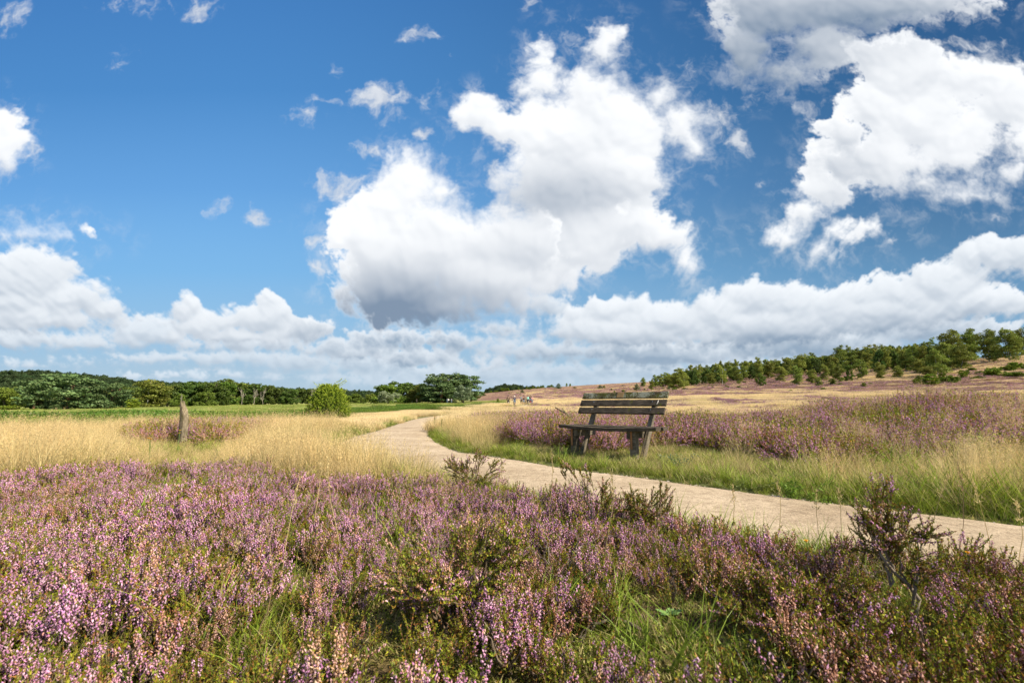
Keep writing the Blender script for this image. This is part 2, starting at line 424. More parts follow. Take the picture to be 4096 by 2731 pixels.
PB = world_line([(2200,1905),(2130,1850),(2200,1800),(2420,1770),(2700,1775),(2800,1800),(2830,1860),(2700,1925)])   # worn lawn round the bench
PSIDE = world_line([(1950,1790),(2060,1770),(2640,1760),(2800,1785),(3045,1845),(3150,1872),(3300,1960),(3236,2020),(2600,1920),(2100,1850)])
PNEAR = world_line([(1360,1800),(1340,1750),(1640,1790),(2100,1850),(2600,1920),(3236,2020),(4096,2120),(5000,2250),(5000,2600),(4096,2500),(3200,2300),(2400,2150),(1900,2000),(1500,1900)])
# near verge of the path: grass between heather and path
def frac(X, Y, s, seed, o=3): return fbm(X * s, Y * s, o, .5, seed)
def zones(X, Y):
    """weights 0..1 of: heather, dry grass, green verge grass, meadow, path"""
    r = np.hypot(X, Y); pd = path_d(X, Y); k = X / np.maximum(Y, .1)
    jx = X + frac(X, Y, 1.3, 21) * .42 * np.clip(r / 4, .5, 3); jy = Y + frac(X, Y, 1.3, 22) * .42 * np.clip(r / 4, .5, 3)
    fh = in_poly(jx, jy, PF); rh = in_poly(jx, jy, PR); ps = in_poly(jx, jy, PS) & (frac(X, Y, 1.1, 23) > -.25)
    path = pd < PATH_W / 2
    edge = pd - PATH_W / 2
    # wide plain: patches of heather in the dry grass on the right, growing with distance
    n = frac(X, Y, .24, 24, 4)
    right = sstep(-.10, .10, k) * sstep(9, 16, Y)
    plain_h = (n > -.02 - .10 * sstep(.2, .8, k)) & (right > .5) & (Y < 75)
    heather = (fh | rh | ps | plain_h) & ~path & (edge > .05)
    heather &= ~((rh & ~fh) & (k > .62) & (Y < 5.4) & (frac(X, Y, .8, 27) > .2))
    # meadow line on the left
    ml = np.interp(k, [-1.4, -1.12, -.63, -.41, -.25, -.10, -.02, .02], [10.2, 10.8, 14.0, 22, 38, 60, 90, 130]) * (1 + .12 * frac(X, Y, .08, 25))
    meadow = (Y > ml) & (k < .0)
    heather &= ~meadow
    near_strip = in_poly(X, Y, PNEAR)
    verge_w = np.where(Y > 9, .55, .34) + .18 * frac(X, Y, 1.1, 26) + .30 * sstep(.55, .9, k)
    verge = (edge < verge_w) & ~path & ~fh & ~((Y < 8) & near_strip & (edge > .25))
    side = (in_poly(X, Y, PSIDE))
    lawn = (in_poly(jx, jy, PB) | ((side | near_strip) & ~fh & ~rh)) & ~path
    dry = ~heather & ~meadow & ~path & ~verge & ~lawn
    return dict(path=path, fh=fh & ~path & (edge > .05), rh=rh & heather & ~fh, ps=ps & ~path, plain=plain_h & heather & ~rh & ~fh, heather=heather, meadow=meadow, verge=verge & ~heather, lawn=lawn & ~heather & ~verge, dry=dry, edge=edge, ml=ml, k=k, r=r)

# ------------------------------------------------------------------ materials
def new_mat(name):
    m = bpy.data.materials.new(name); m.use_nodes = True
    nt = m.node_tree; nt.nodes.clear()
    out = nt.nodes.new('ShaderNodeOutputMaterial')
    return m, nt, out

def plant_mat(name, trans=.3, rough=.6, vary=.25, spec=.04, hue=0.02):
    """leafy matter: its own colour on the vertices, varied from plant to plant, some light passing through"""
    m, nt, out = new_mat(name); N = nt.nodes; Lk = nt.links
    at = N.new('ShaderNodeAttribute'); at.attribute_name = 'Col'
    oi = N.new('ShaderNodeObjectInfo')
    mr = N.new('ShaderNodeMapRange'); Lk.new(oi.outputs['Random'], mr.inputs[0]); mr.inputs[3].default_value = 1 - vary; mr.inputs[4].default_value = 1 + vary
    h = N.new('ShaderNodeHueSaturation'); Lk.new(at.outputs['Color'], h.inputs['Color']); Lk.new(mr.outputs[0], h.inputs['Value'])
    m3 = N.new('ShaderNodeMath'); m3.operation = 'MULTIPLY_ADD'; m3.inputs[1].default_value = hue * 7.3; m3.inputs[2].default_value = .5 - hue * 3.65
    fr = N.new('ShaderNodeMath'); fr.operation = 'FRACT'; ml = N.new('ShaderNodeMath'); ml.operation = 'MULTIPLY'; ml.inputs[1].default_value = 17.3
    Lk.new(oi.outputs['Random'], ml.inputs[0]); Lk.new(ml.outputs[0], fr.inputs[0]); Lk.new(fr.outputs[0], m3.inputs[0])
    m3.inputs[1].default_value = hue * 2; m3.inputs[2].default_value = .5 - hue
    Lk.new(m3.outputs[0], h.inputs['Hue'])
    d = N.new('ShaderNodeBsdfDiffuse'); t = N.new('ShaderNodeBsdfTranslucent'); g = N.new('ShaderNodeBsdfGlossy')
    Lk.new(h.outputs[0], d.inputs[0]); Lk.new(h.outputs[0], t.inputs[0]); g.inputs['Roughness'].default_value = rough; g.inputs[0].default_value = (.9, .95, 1, 1)
    a = N.new('ShaderNodeMixShader'); a.inputs[0].default_value = trans; Lk.new(d.outputs[0], a.inputs[1]); Lk.new(t.outputs[0], a.inputs[2])
    b = N.new('ShaderNodeMixShader'); b.inputs[0].default_value = spec * .3; Lk.new(a.outputs[0], b.inputs[1]); Lk.new(g.outputs[0], b.inputs[2])
    Lk.new(b.outputs[0], out.inputs[0]); return m

M_HEA = plant_mat('heather_plant', .22, .55, .22)
M_DRY = plant_mat('dry_grass_blades', .35, .5, .14, hue=.008)
M_GRN = plant_mat('green_grass_blades', .35, .45, .22, hue=.02)
M_LEAF = plant_mat('tree_leaves', .22, .5, .22, hue=.022)
M_NEED = plant_mat('needles', .12, .5, .16, hue=.012)

def noise_node(nt, vec, scale, detail=5, rough=.55):
    n = nt.nodes.new('ShaderNodeTexNoise'); n.inputs['Scale'].default_value = scale; n.inputs['Detail'].default_value = detail; n.inputs['Roughness'].default_value = rough
    if vec is not None: nt.links.new(vec, n.inputs['Vector'])
    return n
def ramp_node(nt, fac, stops):
    r = nt.nodes.new('ShaderNodeValToRGB'); nt.links.new(fac, r.inputs[0]); e = r.color_ramp.elements
    while len(e) < len(stops): e.new(.5)
    for q, (p, c) in zip(e, stops): q.position = p; q.color = (*c, 1)
    return r.outputs[0]
def mix_node(nt, f, a, b, mode='MIX'):
    n = nt.nodes.new('ShaderNodeMix'); n.data_type = 'RGBA'; n.blend_type = mode
    for i, v in ((0, f), (6, a), (7, b)):
        if isinstance(v, (int, float)): n.inputs[i].default_value = v
        elif isinstance(v, tuple): n.inputs[i].default_value = (*v, 1)
        else: nt.links.new(v, n.inputs[i])
    return n.outputs[2]
def principled(nt, out, col, rough=.8, bump=None, spec=.3, bd=.01, bs=.5, metal=0):
    p = nt.nodes.new('ShaderNodeBsdfPrincipled')
    if isinstance(col, tuple): p.inputs['Base Color'].default_value = (*col, 1)
    else: nt.links.new(col, p.inputs['Base Color'])
    if isinstance(rough, (int, float)): p.inputs['Roughness'].default_value = rough
    else: nt.links.new(rough, p.inputs['Roughness'])
    p.inputs['Specular IOR Level'].default_value = spec; p.inputs['Metallic'].default_value = metal
    if bump is not None:
        b = nt.nodes.new('ShaderNodeBump'); b.inputs['Strength'].default_value = bs; b.inputs['Distance'].default_value = bd
        nt.links.new(bump, b.inputs['Height']); nt.links.new(b.outputs[0], p.inputs['Normal'])
    nt.links.new(p.outputs[0], out.inputs[0]); return p

def ground_mat():
    m, nt, out = new_mat('heath_ground'); N = nt.nodes; Lk = nt.links
    g = N.new('ShaderNodeNewGeometry'); at = N.new('ShaderNodeAttribute'); at.attribute_name = 'Col'
    hz = N.new('ShaderNodeAttribute'); hz.attribute_name = 'heath'
    n1 = noise_node(nt, g.outputs['Position'], .55, 6, .65); n2 = noise_node(nt, g.outputs['Position'], 9, 6, .7)
    n3 = noise_node(nt, g.outputs['Position'], .07, 5, .6)
    c = mix_node(nt, 1.0, at.outputs['Color'], ramp_node(nt, n2.outputs[0], [(.3, (.62, .60, .58)), (.7, (1.35, 1.33, 1.3))]), 'MULTIPLY')
    # slopes of flowering heath: purple-brown cover broken by straw-coloured grass
    a = N.new('ShaderNodeMath'); a.operation = 'MULTIPLY_ADD'; Lk.new(n1.outputs[0], a.inputs[0]); a.inputs[1].default_value = .55
    b = N.new('ShaderNodeMath'); b.operation = 'MULTIPLY'; Lk.new(n3.outputs[0], b.inputs[0]); b.inputs[1].default_value = .55; Lk.new(b.outputs[0], a.inputs[2])
    heath = ramp_node(nt, a.outputs[0], [(.42, (.13, .065, .068)), (.51, (.19, .105, .095)), (.59, (.27, .185, .12)), (.66, (.40, .29, .155)), (.78, (.46, .35, .19))])
    sp = ramp_node(nt, n2.outputs[0], [(.35, (.55, .55, .5)), (.6, (1.25, 1.25, 1.25))])
    heath = mix_node(nt, 1.0, heath, sp, 'MULTIPLY')
    c = mix_node(nt, hz.outputs['Fac'], c, heath)
    principled(nt, out, c, .95, n2.outputs[0], .1, .25, .9)
    return m

def build_ground():
    az = np.concatenate([np.linspace(-180, -60, 41)[:-1], np.linspace(-60, 58, 420), np.linspace(58, 180, 42)[1:-1]])
    rr = np.concatenate([[.0], np.linspace(.25, 12, 150), np.geomspace(12.15, 700, 330), np.geomspace(720, 4500, 40)])
    A, Rr = np.meshgrid(R(1) * az, rr, indexing='ij')
    X, Y = Rr * np.sin(A), Rr * np.cos(A)
    Z = terrain(X, Y)
    na, nr = X.shape
    i, j = np.meshgrid(np.arange(na), np.arange(nr - 1), indexing='ij'); i2 = (i + 1) % na
    F = np.stack([i * nr + j, i2 * nr + j, i2 * nr + j + 1, i * nr + j + 1], -1)
    F = F[:, 1:].reshape(-1, 4)
    F0 = np.stack([np.zeros(na, int), ((np.arange(na) + 1) % na) * nr + 1, np.arange(na) * nr + 1], -1)
    zn = zones(X, Y)
    C = np.zeros(X.shape + (3,)); C[:] = (.34, .27, .15)
    C[zn['heather']] = (.12, .085, .050); C[zn['verge'] | zn['lawn']] = (.14, .16, .06); C[zn['meadow']] = (.24, .30, .08)
    C[zn['path']] = (.30, .25, .18)
    # meadow: strips of drier grass and greener aftermath
    st_ = frac(X * .25, Y, .05, 33, 3)
    dm = zn['meadow'] & (Y > 25)
    kk = zn['k']
    wdry = sstep(-.10, .12, st_) * sstep(0, 30, Y - zn['ml'])
    C = np.where(dm[..., None], C * (1 - .55 * wdry[..., None]) + np.array([.40, .36, .16]) * .55 * wdry[..., None], C)
    moss = zn['fh'] & (frac(X, Y, 2.1, 34) > .10)
    C[moss] = (.20, .165, .06)
    zf = sstep(.0, 1.0, (Z - 1.2) / 3) * sstep(55, 85, Y) * sstep(-.14, -.06, X / np.maximum(Y, .1))
    hz = zf.astype(np.float32)
    # beyond the meadow on the far left the floor of the woods
    wood = (Y > 330) & (kk < -.1) | (np.hypot(X, Y) > 800)
    C[wood] = (.05, .07, .02); hz[wood] = 0
    far_edge = (Y > 95) & (kk < -.1) & (Y < 330)
    me = mesh_data('ground', np.stack([X, Y, Z], -1).reshape(-1, 3), [F, F0], C.reshape(-1, 3), ground_mat(), True)
    a = me.attributes.new('heath', 'FLOAT', 'POINT'); a.data.foreach_set('value', hz.ravel())
    tag(obj('ground', me), kind='structure', label='heath ground rising to a purple slope')
build_ground()

def build_path():
    c = PATH_C; t = np.gradient(c, axis=0); t /= np.linalg.norm(t, axis=1)[:, None]; n = np.stack([-t[:, 1], t[:, 0]], -1)
    m = 17; u = np.linspace(-1, 1, m); s = np.cumsum(np.r_[0, np.linalg.norm(np.diff(c, axis=0), axis=1)])
    w = PATH_W / 2 + fbm(s * .9, s * 0 + 3.3, 5, .68, 91)[:, None] * .17 * np.ones(m); w2 = PATH_W / 2 + fbm(s * .9, s * 0 + 9.3, 5, .68, 92)[:, None] * .17 * np.ones(m)
    ww = np.where(u[None] < 0, w, w2) + path_extra(c[:, 1])[:, None]
    XY = c[:, None] + n[:, None] * (u[None] * ww)[..., None]
    Z = terrain(XY[..., 0], XY[..., 1], rough=False) + .018 * (1 - u[None] ** 2) - .022 * np.abs(u[None]) ** 8 + .012
    V = np.concatenate([XY, Z[..., None]], -1).reshape(-1, 3); k = len(c)
    i, j = np.meshgrid(np.arange(k - 1), np.arange(m - 1), indexing='ij')
    F = np.stack([i * m + j, i * m + j + 1, (i + 1) * m + j + 1, (i + 1) * m + j], -1).reshape(-1, 4)
    if np.cross(V[F[0][1]] - V[F[0][0]], V[F[0][2]] - V[F[0][0]])[2] < 0: F = F[:, ::-1]
    mt, nt, out = new_mat('sandy_gravel'); g = nt.nodes.new('ShaderNodeNewGeometry')
    P_ = g.outputs['Position']
    n1 = noise_node(nt, P_, 1.1, 5, .6); n2 = noise_node(nt, P_, 85, 4, .75); n3 = noise_node(nt, P_, 12, 5, .7)
    v = nt.nodes.new('ShaderNodeTexVoronoi'); v.inputs['Scale'].default_value = 55; nt.links.new(P_, v.inputs['Vector'])
    c0 = ramp_node(nt, n1.outputs[0], [(.3, (.315, .245, .17)), (.5, (.405, .325, .235)), (.7, (.48, .395, .295))])
    c1 = mix_node(nt, 1.0, c0, ramp_node(nt, n3.outputs[0], [(.32, (.70, .68, .66)), (.5, (1, 1, 1)), (.68, (1.14, 1.14, 1.14))]), 'MULTIPLY')
    c1 = mix_node(nt, 1.0, c1, ramp_node(nt, n2.outputs[0], [(.33, (.38, .35, .33)), (.47, (.96, .96, .96)), (.68, (1.3, 1.3, 1.32))]), 'MULTIPLY')
    stone = ramp_node(nt, v.outputs['Distance'], [(.10, (1, 1, 1)), (.22, (0, 0, 0))])
    rnd = ramp_node(nt, v.outputs['Color'], [(.55, (0, 0, 0)), (.62, (1, 1, 1))])
    sf = mix_node(nt, 1.0, stone, rnd, 'MULTIPLY')
    c2 = mix_node(nt, sf, c1, mix_node(nt, .5, (.30, .25, .22), v.outputs['Color'], 'MULTIPLY'))
    ad = nt.nodes.new('ShaderNodeMath'); ad.operation = 'MULTIPLY_ADD'; nt.links.new(n2.outputs[0], ad.inputs[0]); ad.inputs[1].default_value = 1.0; nt.links.new(n3.outputs[0], ad.inputs[2])
    principled(nt, out, c2, .95, ad.outputs[0], .15, .008, .9)
    tag(obj('path', mesh_data('path', V, [F], None, mt, True)), kind='structure', label='winding path of pale sandy gravel')
build_path()
# ------------------------------------------------------------------ plant parts
def blades(n, base, h, lean, head, curve, width, c0, c1, taper=.15):
    """n grass blades: 4 cross sections each; arrays or scalars for every measure"""
    base = np.asarray(base, float); one = np.ones(n)
    h, lean, head, curve, width = (np.asarray(v) * one for v in (h, lean, head, curve, width))
    d = np.stack([np.cos(head), np.sin(head)], -1); sd = np.stack([-d[:, 1], d[:, 0]], -1)
    tw = rng.uniform(0, 6.28, n); sv = np.stack([np.cos(tw), np.sin(tw)], -1)
    V = []; Cc = []
    ts = [0, .35, .7, 1.0]
    for k, t in enumerate(ts):
        off = lean * t + curve * t * t
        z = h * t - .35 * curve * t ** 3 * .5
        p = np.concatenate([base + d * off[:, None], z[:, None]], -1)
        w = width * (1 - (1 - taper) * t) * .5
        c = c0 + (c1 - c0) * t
        if k < 3:
            V.append(np.concatenate([p[:, :2] - sv * w[:, None], p[:, 2:]], -1)); V.append(np.concatenate([p[:, :2] + sv * w[:, None], p[:, 2:]], -1))
            Cc += [c, c]
        else: V.append(p); Cc.append(c)
    V = np.stack(V, 1); Cc = np.stack([np.broadcast_to(c, (n, 3)) for c in Cc], 1)
    b = np.arange(n)[:, None] * 7
    F4 = np.concatenate([b + np.array([0, 1, 3, 2]), b + np.array([2, 3, 5, 4])]); F3 = b + np.array([4, 5, 6])
    return V.reshape(-1, 3), [F4, F3], Cc.reshape(-1, 3)

def flakes(pos, size, C, up=0.0, aspect=2.2):
    """small loose triangles (spikelets, leaves) at random attitudes"""
    n = len(pos); a = rng.normal(size=(n, 3)); a[:, 2] += up; a /= np.linalg.norm(a, axis=1)[:, None]
    b = rng.normal(size=(n, 3)); b = np.cross(a, b); b /= np.linalg.norm(b, axis=1)[:, None] + 1e-9
    size = np.asarray(size) * np.ones(n)
    V = np.stack([pos - b * (size / aspect)[:, None], pos + b * (size / aspect)[:, None], pos + a * size[:, None] * 1.6], 1)
    F = np.arange(3 * n).reshape(n, 3)
    return V.reshape(-1, 3), [F], np.repeat(C, 3, 0)

_OCT = np.array([[0, 0, 1.25], [1, 0, 0], [0, 1, 0], [-1, 0, 0], [0, -1, 0], [0, 0, -1.0]])
_OCF = np.array([[0, 1, 2], [0, 2, 3], [0, 3, 4], [0, 4, 1], [5, 2, 1], [5, 3, 2], [5, 4, 3], [5, 1, 4]])
def bells(pos, r, length, C):
    """little hanging bells: six-point bodies, slightly turned"""
    n = len(pos); r = np.asarray(r) * np.ones(n); length = np.asarray(length) * np.ones(n)
    tilt = rng.normal(0, .5, (n, 2)); a = rng.uniform(0, 6.28, n)
    P0 = np.repeat(_OCT[None], n, 0).copy()
    x = P0[..., 0] * np.cos(a)[:, None] - P0[..., 1] * np.sin(a)[:, None]; y = P0[..., 0] * np.sin(a)[:, None] + P0[..., 1] * np.cos(a)[:, None]
    P0[..., 0] = x * r[:, None]; P0[..., 1] = y * r[:, None]; P0[..., 2] *= length[:, None] * .5
    P0[..., 0] += P0[..., 2] * tilt[:, :1]; P0[..., 1] += P0[..., 2] * tilt[:, 1:]
    V = P0 + pos[:, None]
    Cv = np.repeat(C[:, None], 6, 1).copy(); Cv[:, 5] *= 1.15; Cv[:, 0] *= .85
    F = (np.arange(n)[:, None, None] * 6 + _OCF[None]).reshape(-1, 3)
    return V.reshape(-1, 3), [F], Cv.reshape(-1, 3)

LILAC = np.array([(.62, .29, .53), (.70, .40, .62), (.53, .22, .46), (.76, .52, .67), (.68, .35, .53)])
FADED = np.array([(.66, .38, .29), (.58, .31, .22), (.70, .46, .38), (.44, .23, .15), (.66, .40, .42)])
LEAFG = np.array([(.16, .19, .018), (.23, .255, .022), (.32, .33, .028), (.115, .145, .015), (.32, .165, .035)])
WOODC = np.array([.15, .105, .07])
def pick(tab, n): return tab[rng.integers(0, len(tab), n)] * rng.uniform(.82, 1.15, (n, 1))

def shoot(acc, p0, p1, bow, flo, mood, near=True, rs=1.4):
    """one shoot from p0 to p1; flo=(from,to) share of its length in flower"""
    p0 = np.asarray(p0, float); p1 = np.asarray(p1, float); L = np.linalg.norm(p1 - p0)
    def at(t): return p0 + (p1 - p0) * t[:, None] + bow * (4 * t * (1 - t))[:, None]
    if near:
        V, F = tube(at(np.linspace(0, 1, 5)), np.linspace(.0016, .0006, 5) * rs, 3, False)
        acc.add(V, F, WOODC * rng.uniform(.7, 1.3) + (np.array([.05, -.01, -.01]) if mood > .5 else 0))
    step = .0037 if near else .0090
    a, b = flo
    if b > a:
        n = max(3, int(L * (b - a) / step)); t = np.linspace(a, b, n)
        ang = np.arange(n) * 2.4 + rng.uniform(0, 6)
        prof = np.sin(np.clip((t - a) / (b - a), 0, 1) * math.pi * .88 + .28)
        off = (.0034 if near else .0045) * rs * (.5 + .6 * prof)
        pos = at(t) + np.stack([np.cos(ang) * off, np.sin(ang) * off, -.001 * np.ones(n)], -1)
        fade = rng.random(n) < (mood if mood < .6 else .92)
        # the lower flowers of a spike fade first
        fade |= rng.random(n) < np.clip((.5 - (t - a) / (b - a)) * mood * 3, 0, 1)
        C = np.where(fade[:, None], pick(FADED, n), pick(LILAC, n)) * (1 if near else np.array([.80, .74, .80]))
        rr = (.00195 if near else .0034) * rs
        acc.add(*bells(pos, rr * rng.uniform(.75, 1.15, n), (.0050 if near else .0085) * rs, C))
    # scale leaves, below and above the flowers
    for u, v in ((0.12, a), (b, 1.0)):
        if v - u < .03: continue
        n = int(L * (v - u) / (.0022 if near else .009)) + 1
        t = rng.uniform(u, v, n)
        pos = at(t) + rng.normal(0, .0014 if near else .004, (n, 3))
        acc.add(*flakes(pos, .0062 if near else .011, pick(LEAFG, n), up=1.2, aspect=2.6))

def heather_clump(name, kind, near=True):
    """kind: 'pink', 'faded', 'green', 'mixed', 'open'"""
    acc = Acc()
    Rm = .12 if near else .26; n = {'pink': 17, 'faded': 15, 'green': 19, 'mixed': 14, 'open': 8}[kind] if near else 95
    pf = dict(pink=.85, faded=.8, green=.10, mixed=.62, open=.5)[kind]; md = dict(pink=.22, faded=.85, green=.5, mixed=.5, open=.7)[kind]
    for i in range(n):
        r = Rm * math.sqrt(rng.random()); a = rng.uniform(0, 6.28)
        h = rng.uniform(.11, .25) * (1 - .25 * r / Rm); h *= (.85 if kind == 'green' else 1) if near else 1.55
        b0 = np.array([r * math.cos(a) * .35, r * math.sin(a) * .35, 0.0])
        tip = np.array([r * math.cos(a) * 1.25, r * math.sin(a) * 1.25, h]) + rng.normal(0, .02, 3) * [1, 1, .3]
        bow = rng.normal(0, .008, 3); flo = rng.random() < pf
        mood = min(.95, max(0, md + rng.normal(0, .22)))
        if near:
            u0 = rng.uniform(.32, .5)
            shoot(acc, b0, tip, bow, (u0, rng.uniform(.86, .96)) if flo else (1, 1), mood)
            for k in range(rng.integers(2, 5)):
                t = rng.uniform(.30, .72); p = b0 + (tip - b0) * t + bow * 4 * t * (1 - t)
                q = p + np.array([rng.normal(0, .020), rng.normal(0, .020), rng.uniform(.045, .095)])
                shoot(acc, p, q, rng.normal(0, .004, 3), (rng.uniform(.15, .4), .95) if (flo and rng.random() < .8) else (1, 1), mood)
        else:
            p = b0 + (tip - b0) * .45
            shoot(acc, p, tip, bow, (.35, .95) if flo else (1, 1), mood, False)
            if rng.random() < .7:
                q = tip + np.array([rng.normal(0, .04), rng.normal(0, .04), -rng.uniform(.02, .09)])
                shoot(acc, p, q, bow, (.4, .95) if flo else (1, 1), mood, False)
    # undergrowth of leafy shoots and woody stems
    m = 150 if near else 420
    pos = np.stack([rng.normal(0, Rm * .55, m), rng.normal(0, Rm * .55, m), rng.uniform(.01, .13 if near else .24, m)], -1)
    acc.add(*flakes(pos, .006 if near else .016, pick(LEAFG, m) * np.clip(.30 + pos[:, 2:3] * (5 if near else 2.6), .3, 1) * np.array([1.1, .95, .9]), up=.8, aspect=2.4))  # brown litter tint; shade low in the clump put into the colour, darker downwards
    for i in range(7 if near else 10):
        a = rng.uniform(0, 6.28); e = np.array([math.cos(a), math.sin(a), 0]) * Rm * rng.uniform(.4, 1)
        pts = np.stack([e * t + np.array([0, 0, .12 * (t ** .7) * (1 if near else 1.8)]) + rng.normal(0, .006, 3) for t in np.linspace(0, 1, 5)])
        V, F = tube(pts, np.linspace(.0032, .0014, 5) * (1 if near else 1.6), 4, False); acc.add(V, F, np.array([.19, .15, .115]) * rng.uniform(.5, 1.2))
    return acc.data(name, M_HEA)

STRAW0 = np.array([.52, .41, .18]); STRAW1 = np.array([.84, .68, .39])
def dry_tuft(name, R0=.16, n=105, hh=.40, w=.0042, culms=22, pan=12, fl=.009, green=.15, tint=(1, 1, 1)):
    acc = Acc(); tint = np.array(tint)
    r = R0 * np.sqrt(rng.random(n)); a = rng.uniform(0, 6.28, n); base = np.stack([r * np.cos(a), r * np.sin(a)], -1)
    head = a + rng.normal(0, 1.0, n); h = hh * rng.uniform(.45, .95, n)
    v = rng.uniform(.55, 1.22, (n, 1)); g = (rng.random((n, 1)) < green)
    c0 = np.where(g, np.array([.13, .17, .04]), STRAW0) * v * tint; c1 = np.where(g, np.array([.26, .29, .09]), STRAW1) * v * tint
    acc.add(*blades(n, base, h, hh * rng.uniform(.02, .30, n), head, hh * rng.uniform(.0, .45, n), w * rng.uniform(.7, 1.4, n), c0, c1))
    r = R0 * .9 * np.sqrt(rng.random(culms)); a = rng.uniform(0, 6.28, culms); base = np.stack([r * np.cos(a), r * np.sin(a)], -1)
    head = rng.uniform(0, 6.28, culms); h = hh * rng.uniform(.85, 1.25, culms) * .9; lean = h * rng.uniform(.02, .25, culms); curve = h * rng.uniform(0, .22, culms)
    cc = np.array([.60, .47, .24]) * rng.uniform(.75, 1.15, (culms, 1)) * tint
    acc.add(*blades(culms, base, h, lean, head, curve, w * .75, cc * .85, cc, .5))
    t = rng.uniform(.70, 1.03, (culms, pan)); off = lean[:, None] * t + curve[:, None] * t * t
    d = np.stack([np.cos(head), np.sin(head)], -1)
    sp = (1.08 - t) * hh * .16
    pos = np.concatenate([base[:, None] + d[:, None] * off[..., None] + rng.normal(0, 1, (culms, pan, 2)) * sp[..., None], (h[:, None] * t - .175 * curve[:, None] * t ** 3)[..., None]], -1).reshape(-1, 3)
    acc.add(*flakes(pos, fl * rng.uniform(.6, 1.3, len(pos)), np.repeat(cc * 1.12, pan, 0), up=.9, aspect=4.5))
    return acc.data(name, M_DRY)

def green_tuft(name, R0=.10, n=62, hh=.14, w=.0055, dry=.2, flat=.5, dark=1.0):
    acc = Acc()
    r = R0 * np.sqrt(rng.random(n)); a = rng.uniform(0, 6.28, n); base = np.stack([r * np.cos(a), r * np.sin(a)], -1)
    v = rng.uniform(.45, 1.35, (n, 1)) * dark; g = (rng.random((n, 1)) < dry)
    c0 = np.where(g, np.array([.32, .28, .12]), np.array([.15, .19, .022])) * v; c1 = np.where(g, np.array([.50, .42, .20]), np.array([.33, .43, .055])) * v
    h = hh * rng.uniform(.4, 1.1, n)
    acc.add(*blades(n, base, h, hh * rng.uniform(.1, .6, n) * flat * 2, rng.uniform(0, 6.28, n), hh * rng.uniform(0, .7, n), w * rng.uniform(.6, 1.3, n), c0, c1))
    return acc.data(name, M_GRN)

def patch(name, size, n, hh, w, kind, fl=.03, pan=2.0):
    """square cover for the middle and far distance"""
    acc = Acc()
    base = rng.uniform(-size / 2, size / 2, (n, 2))
    if kind in ('dry', 'meadow', 'reed'):
        v = rng.uniform(.62, 1.2, (n, 1))
        if kind == 'dry': c0, c1 = STRAW0 * v, STRAW1 * v
        elif kind == 'meadow':
            g = rng.random((n, 1)) < .22
            c0 = np.where(g, np.array([.32, .30, .10]), np.array([.16, .24, .035])) * v; c1 = np.where(g, np.array([.58, .52, .22]), np.array([.31, .38, .09])) * v
        else:
            g = rng.random((n, 1)) < .12
            c0 = np.where(g, np.array([.25, .23, .08]), np.array([.06, .11, .02])) * v; c1 = np.where(g, np.array([.42, .36, .13]), np.array([.16, .24, .04])) * v
        h = hh * rng.uniform(.55, 1.1, n)
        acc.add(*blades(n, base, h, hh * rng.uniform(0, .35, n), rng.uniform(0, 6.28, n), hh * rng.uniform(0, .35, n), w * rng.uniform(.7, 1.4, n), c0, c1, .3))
        m = int(n * pan)
        if kind == 'dry':
            pos = np.concatenate([rng.uniform(-size / 2, size / 2, (m, 2)), (hh * rng.uniform(.72, 1.1, m))[:, None]], -1)
            acc.add(*flakes(pos, fl * rng.uniform(.6, 1.3, m), STRAW1 * rng.uniform(.9, 1.08, (m, 1)), up=1.8, aspect=6))
        if kind == 'reed':
            pos = np.concatenate([rng.uniform(-size / 2, size / 2, (m, 2)), (hh * rng.uniform(.2, .95, m))[:, None]], -1)
            acc.add(*flakes(pos, fl, np.array([.12, .20, .03]) * rng.uniform(.6, 1.4, (m, 1)), up=.3, aspect=1.8))
        return acc.data(name, M_DRY if kind == 'dry' else M_GRN)
    # heath cover: hummocks of purple and brown flecks
    k = max(6, int(size * size * 3)); cx = rng.uniform(-size / 2, size / 2, (k, 2)); cr = rng.uniform(.2, .42, k); chh = rng.uniform(.6, 1.0, k) * hh
    i = rng.integers(0, k, n); v = rng.normal(size=(n, 3)); v[:, 2] = np.abs(v[:, 2]); v /= np.linalg.norm(v, axis=1)[:, None]
    s = rng.uniform(.75, 1.02, n)
    pos = np.stack([cx[i, 0] + v[:, 0] * cr[i] * s, cx[i, 1] + v[:, 1] * cr[i] * s, v[:, 2] * chh[i] * s], -1)
    u = rng.random(n); top = v[:, 2] * s
    pp = .50 * np.clip(top * 1.6 - .1, 0, 1)
    tone = rng.uniform(.85, 1.1, k)[i][:, None]
    C = np.where((u < pp)[:, None], pick(LILAC, n) * .86, np.where((u < pp + .22)[:, None], pick(FADED, n) * .75, pick(LEAFG, n))) * tone
    acc.add(*flakes(pos, fl * rng.uniform(.6, 1.3, n), C, up=1.6, aspect=3.0))
    return acc.data(name, M_HEA)

def assets(prefix, metas):
    c = bpy.data.collections.new(prefix)
    for i, me in enumerate(metas):
        o = bpy.data.objects.new(f'{prefix}_{i:02d}', me); c.objects.link(o)
    return c

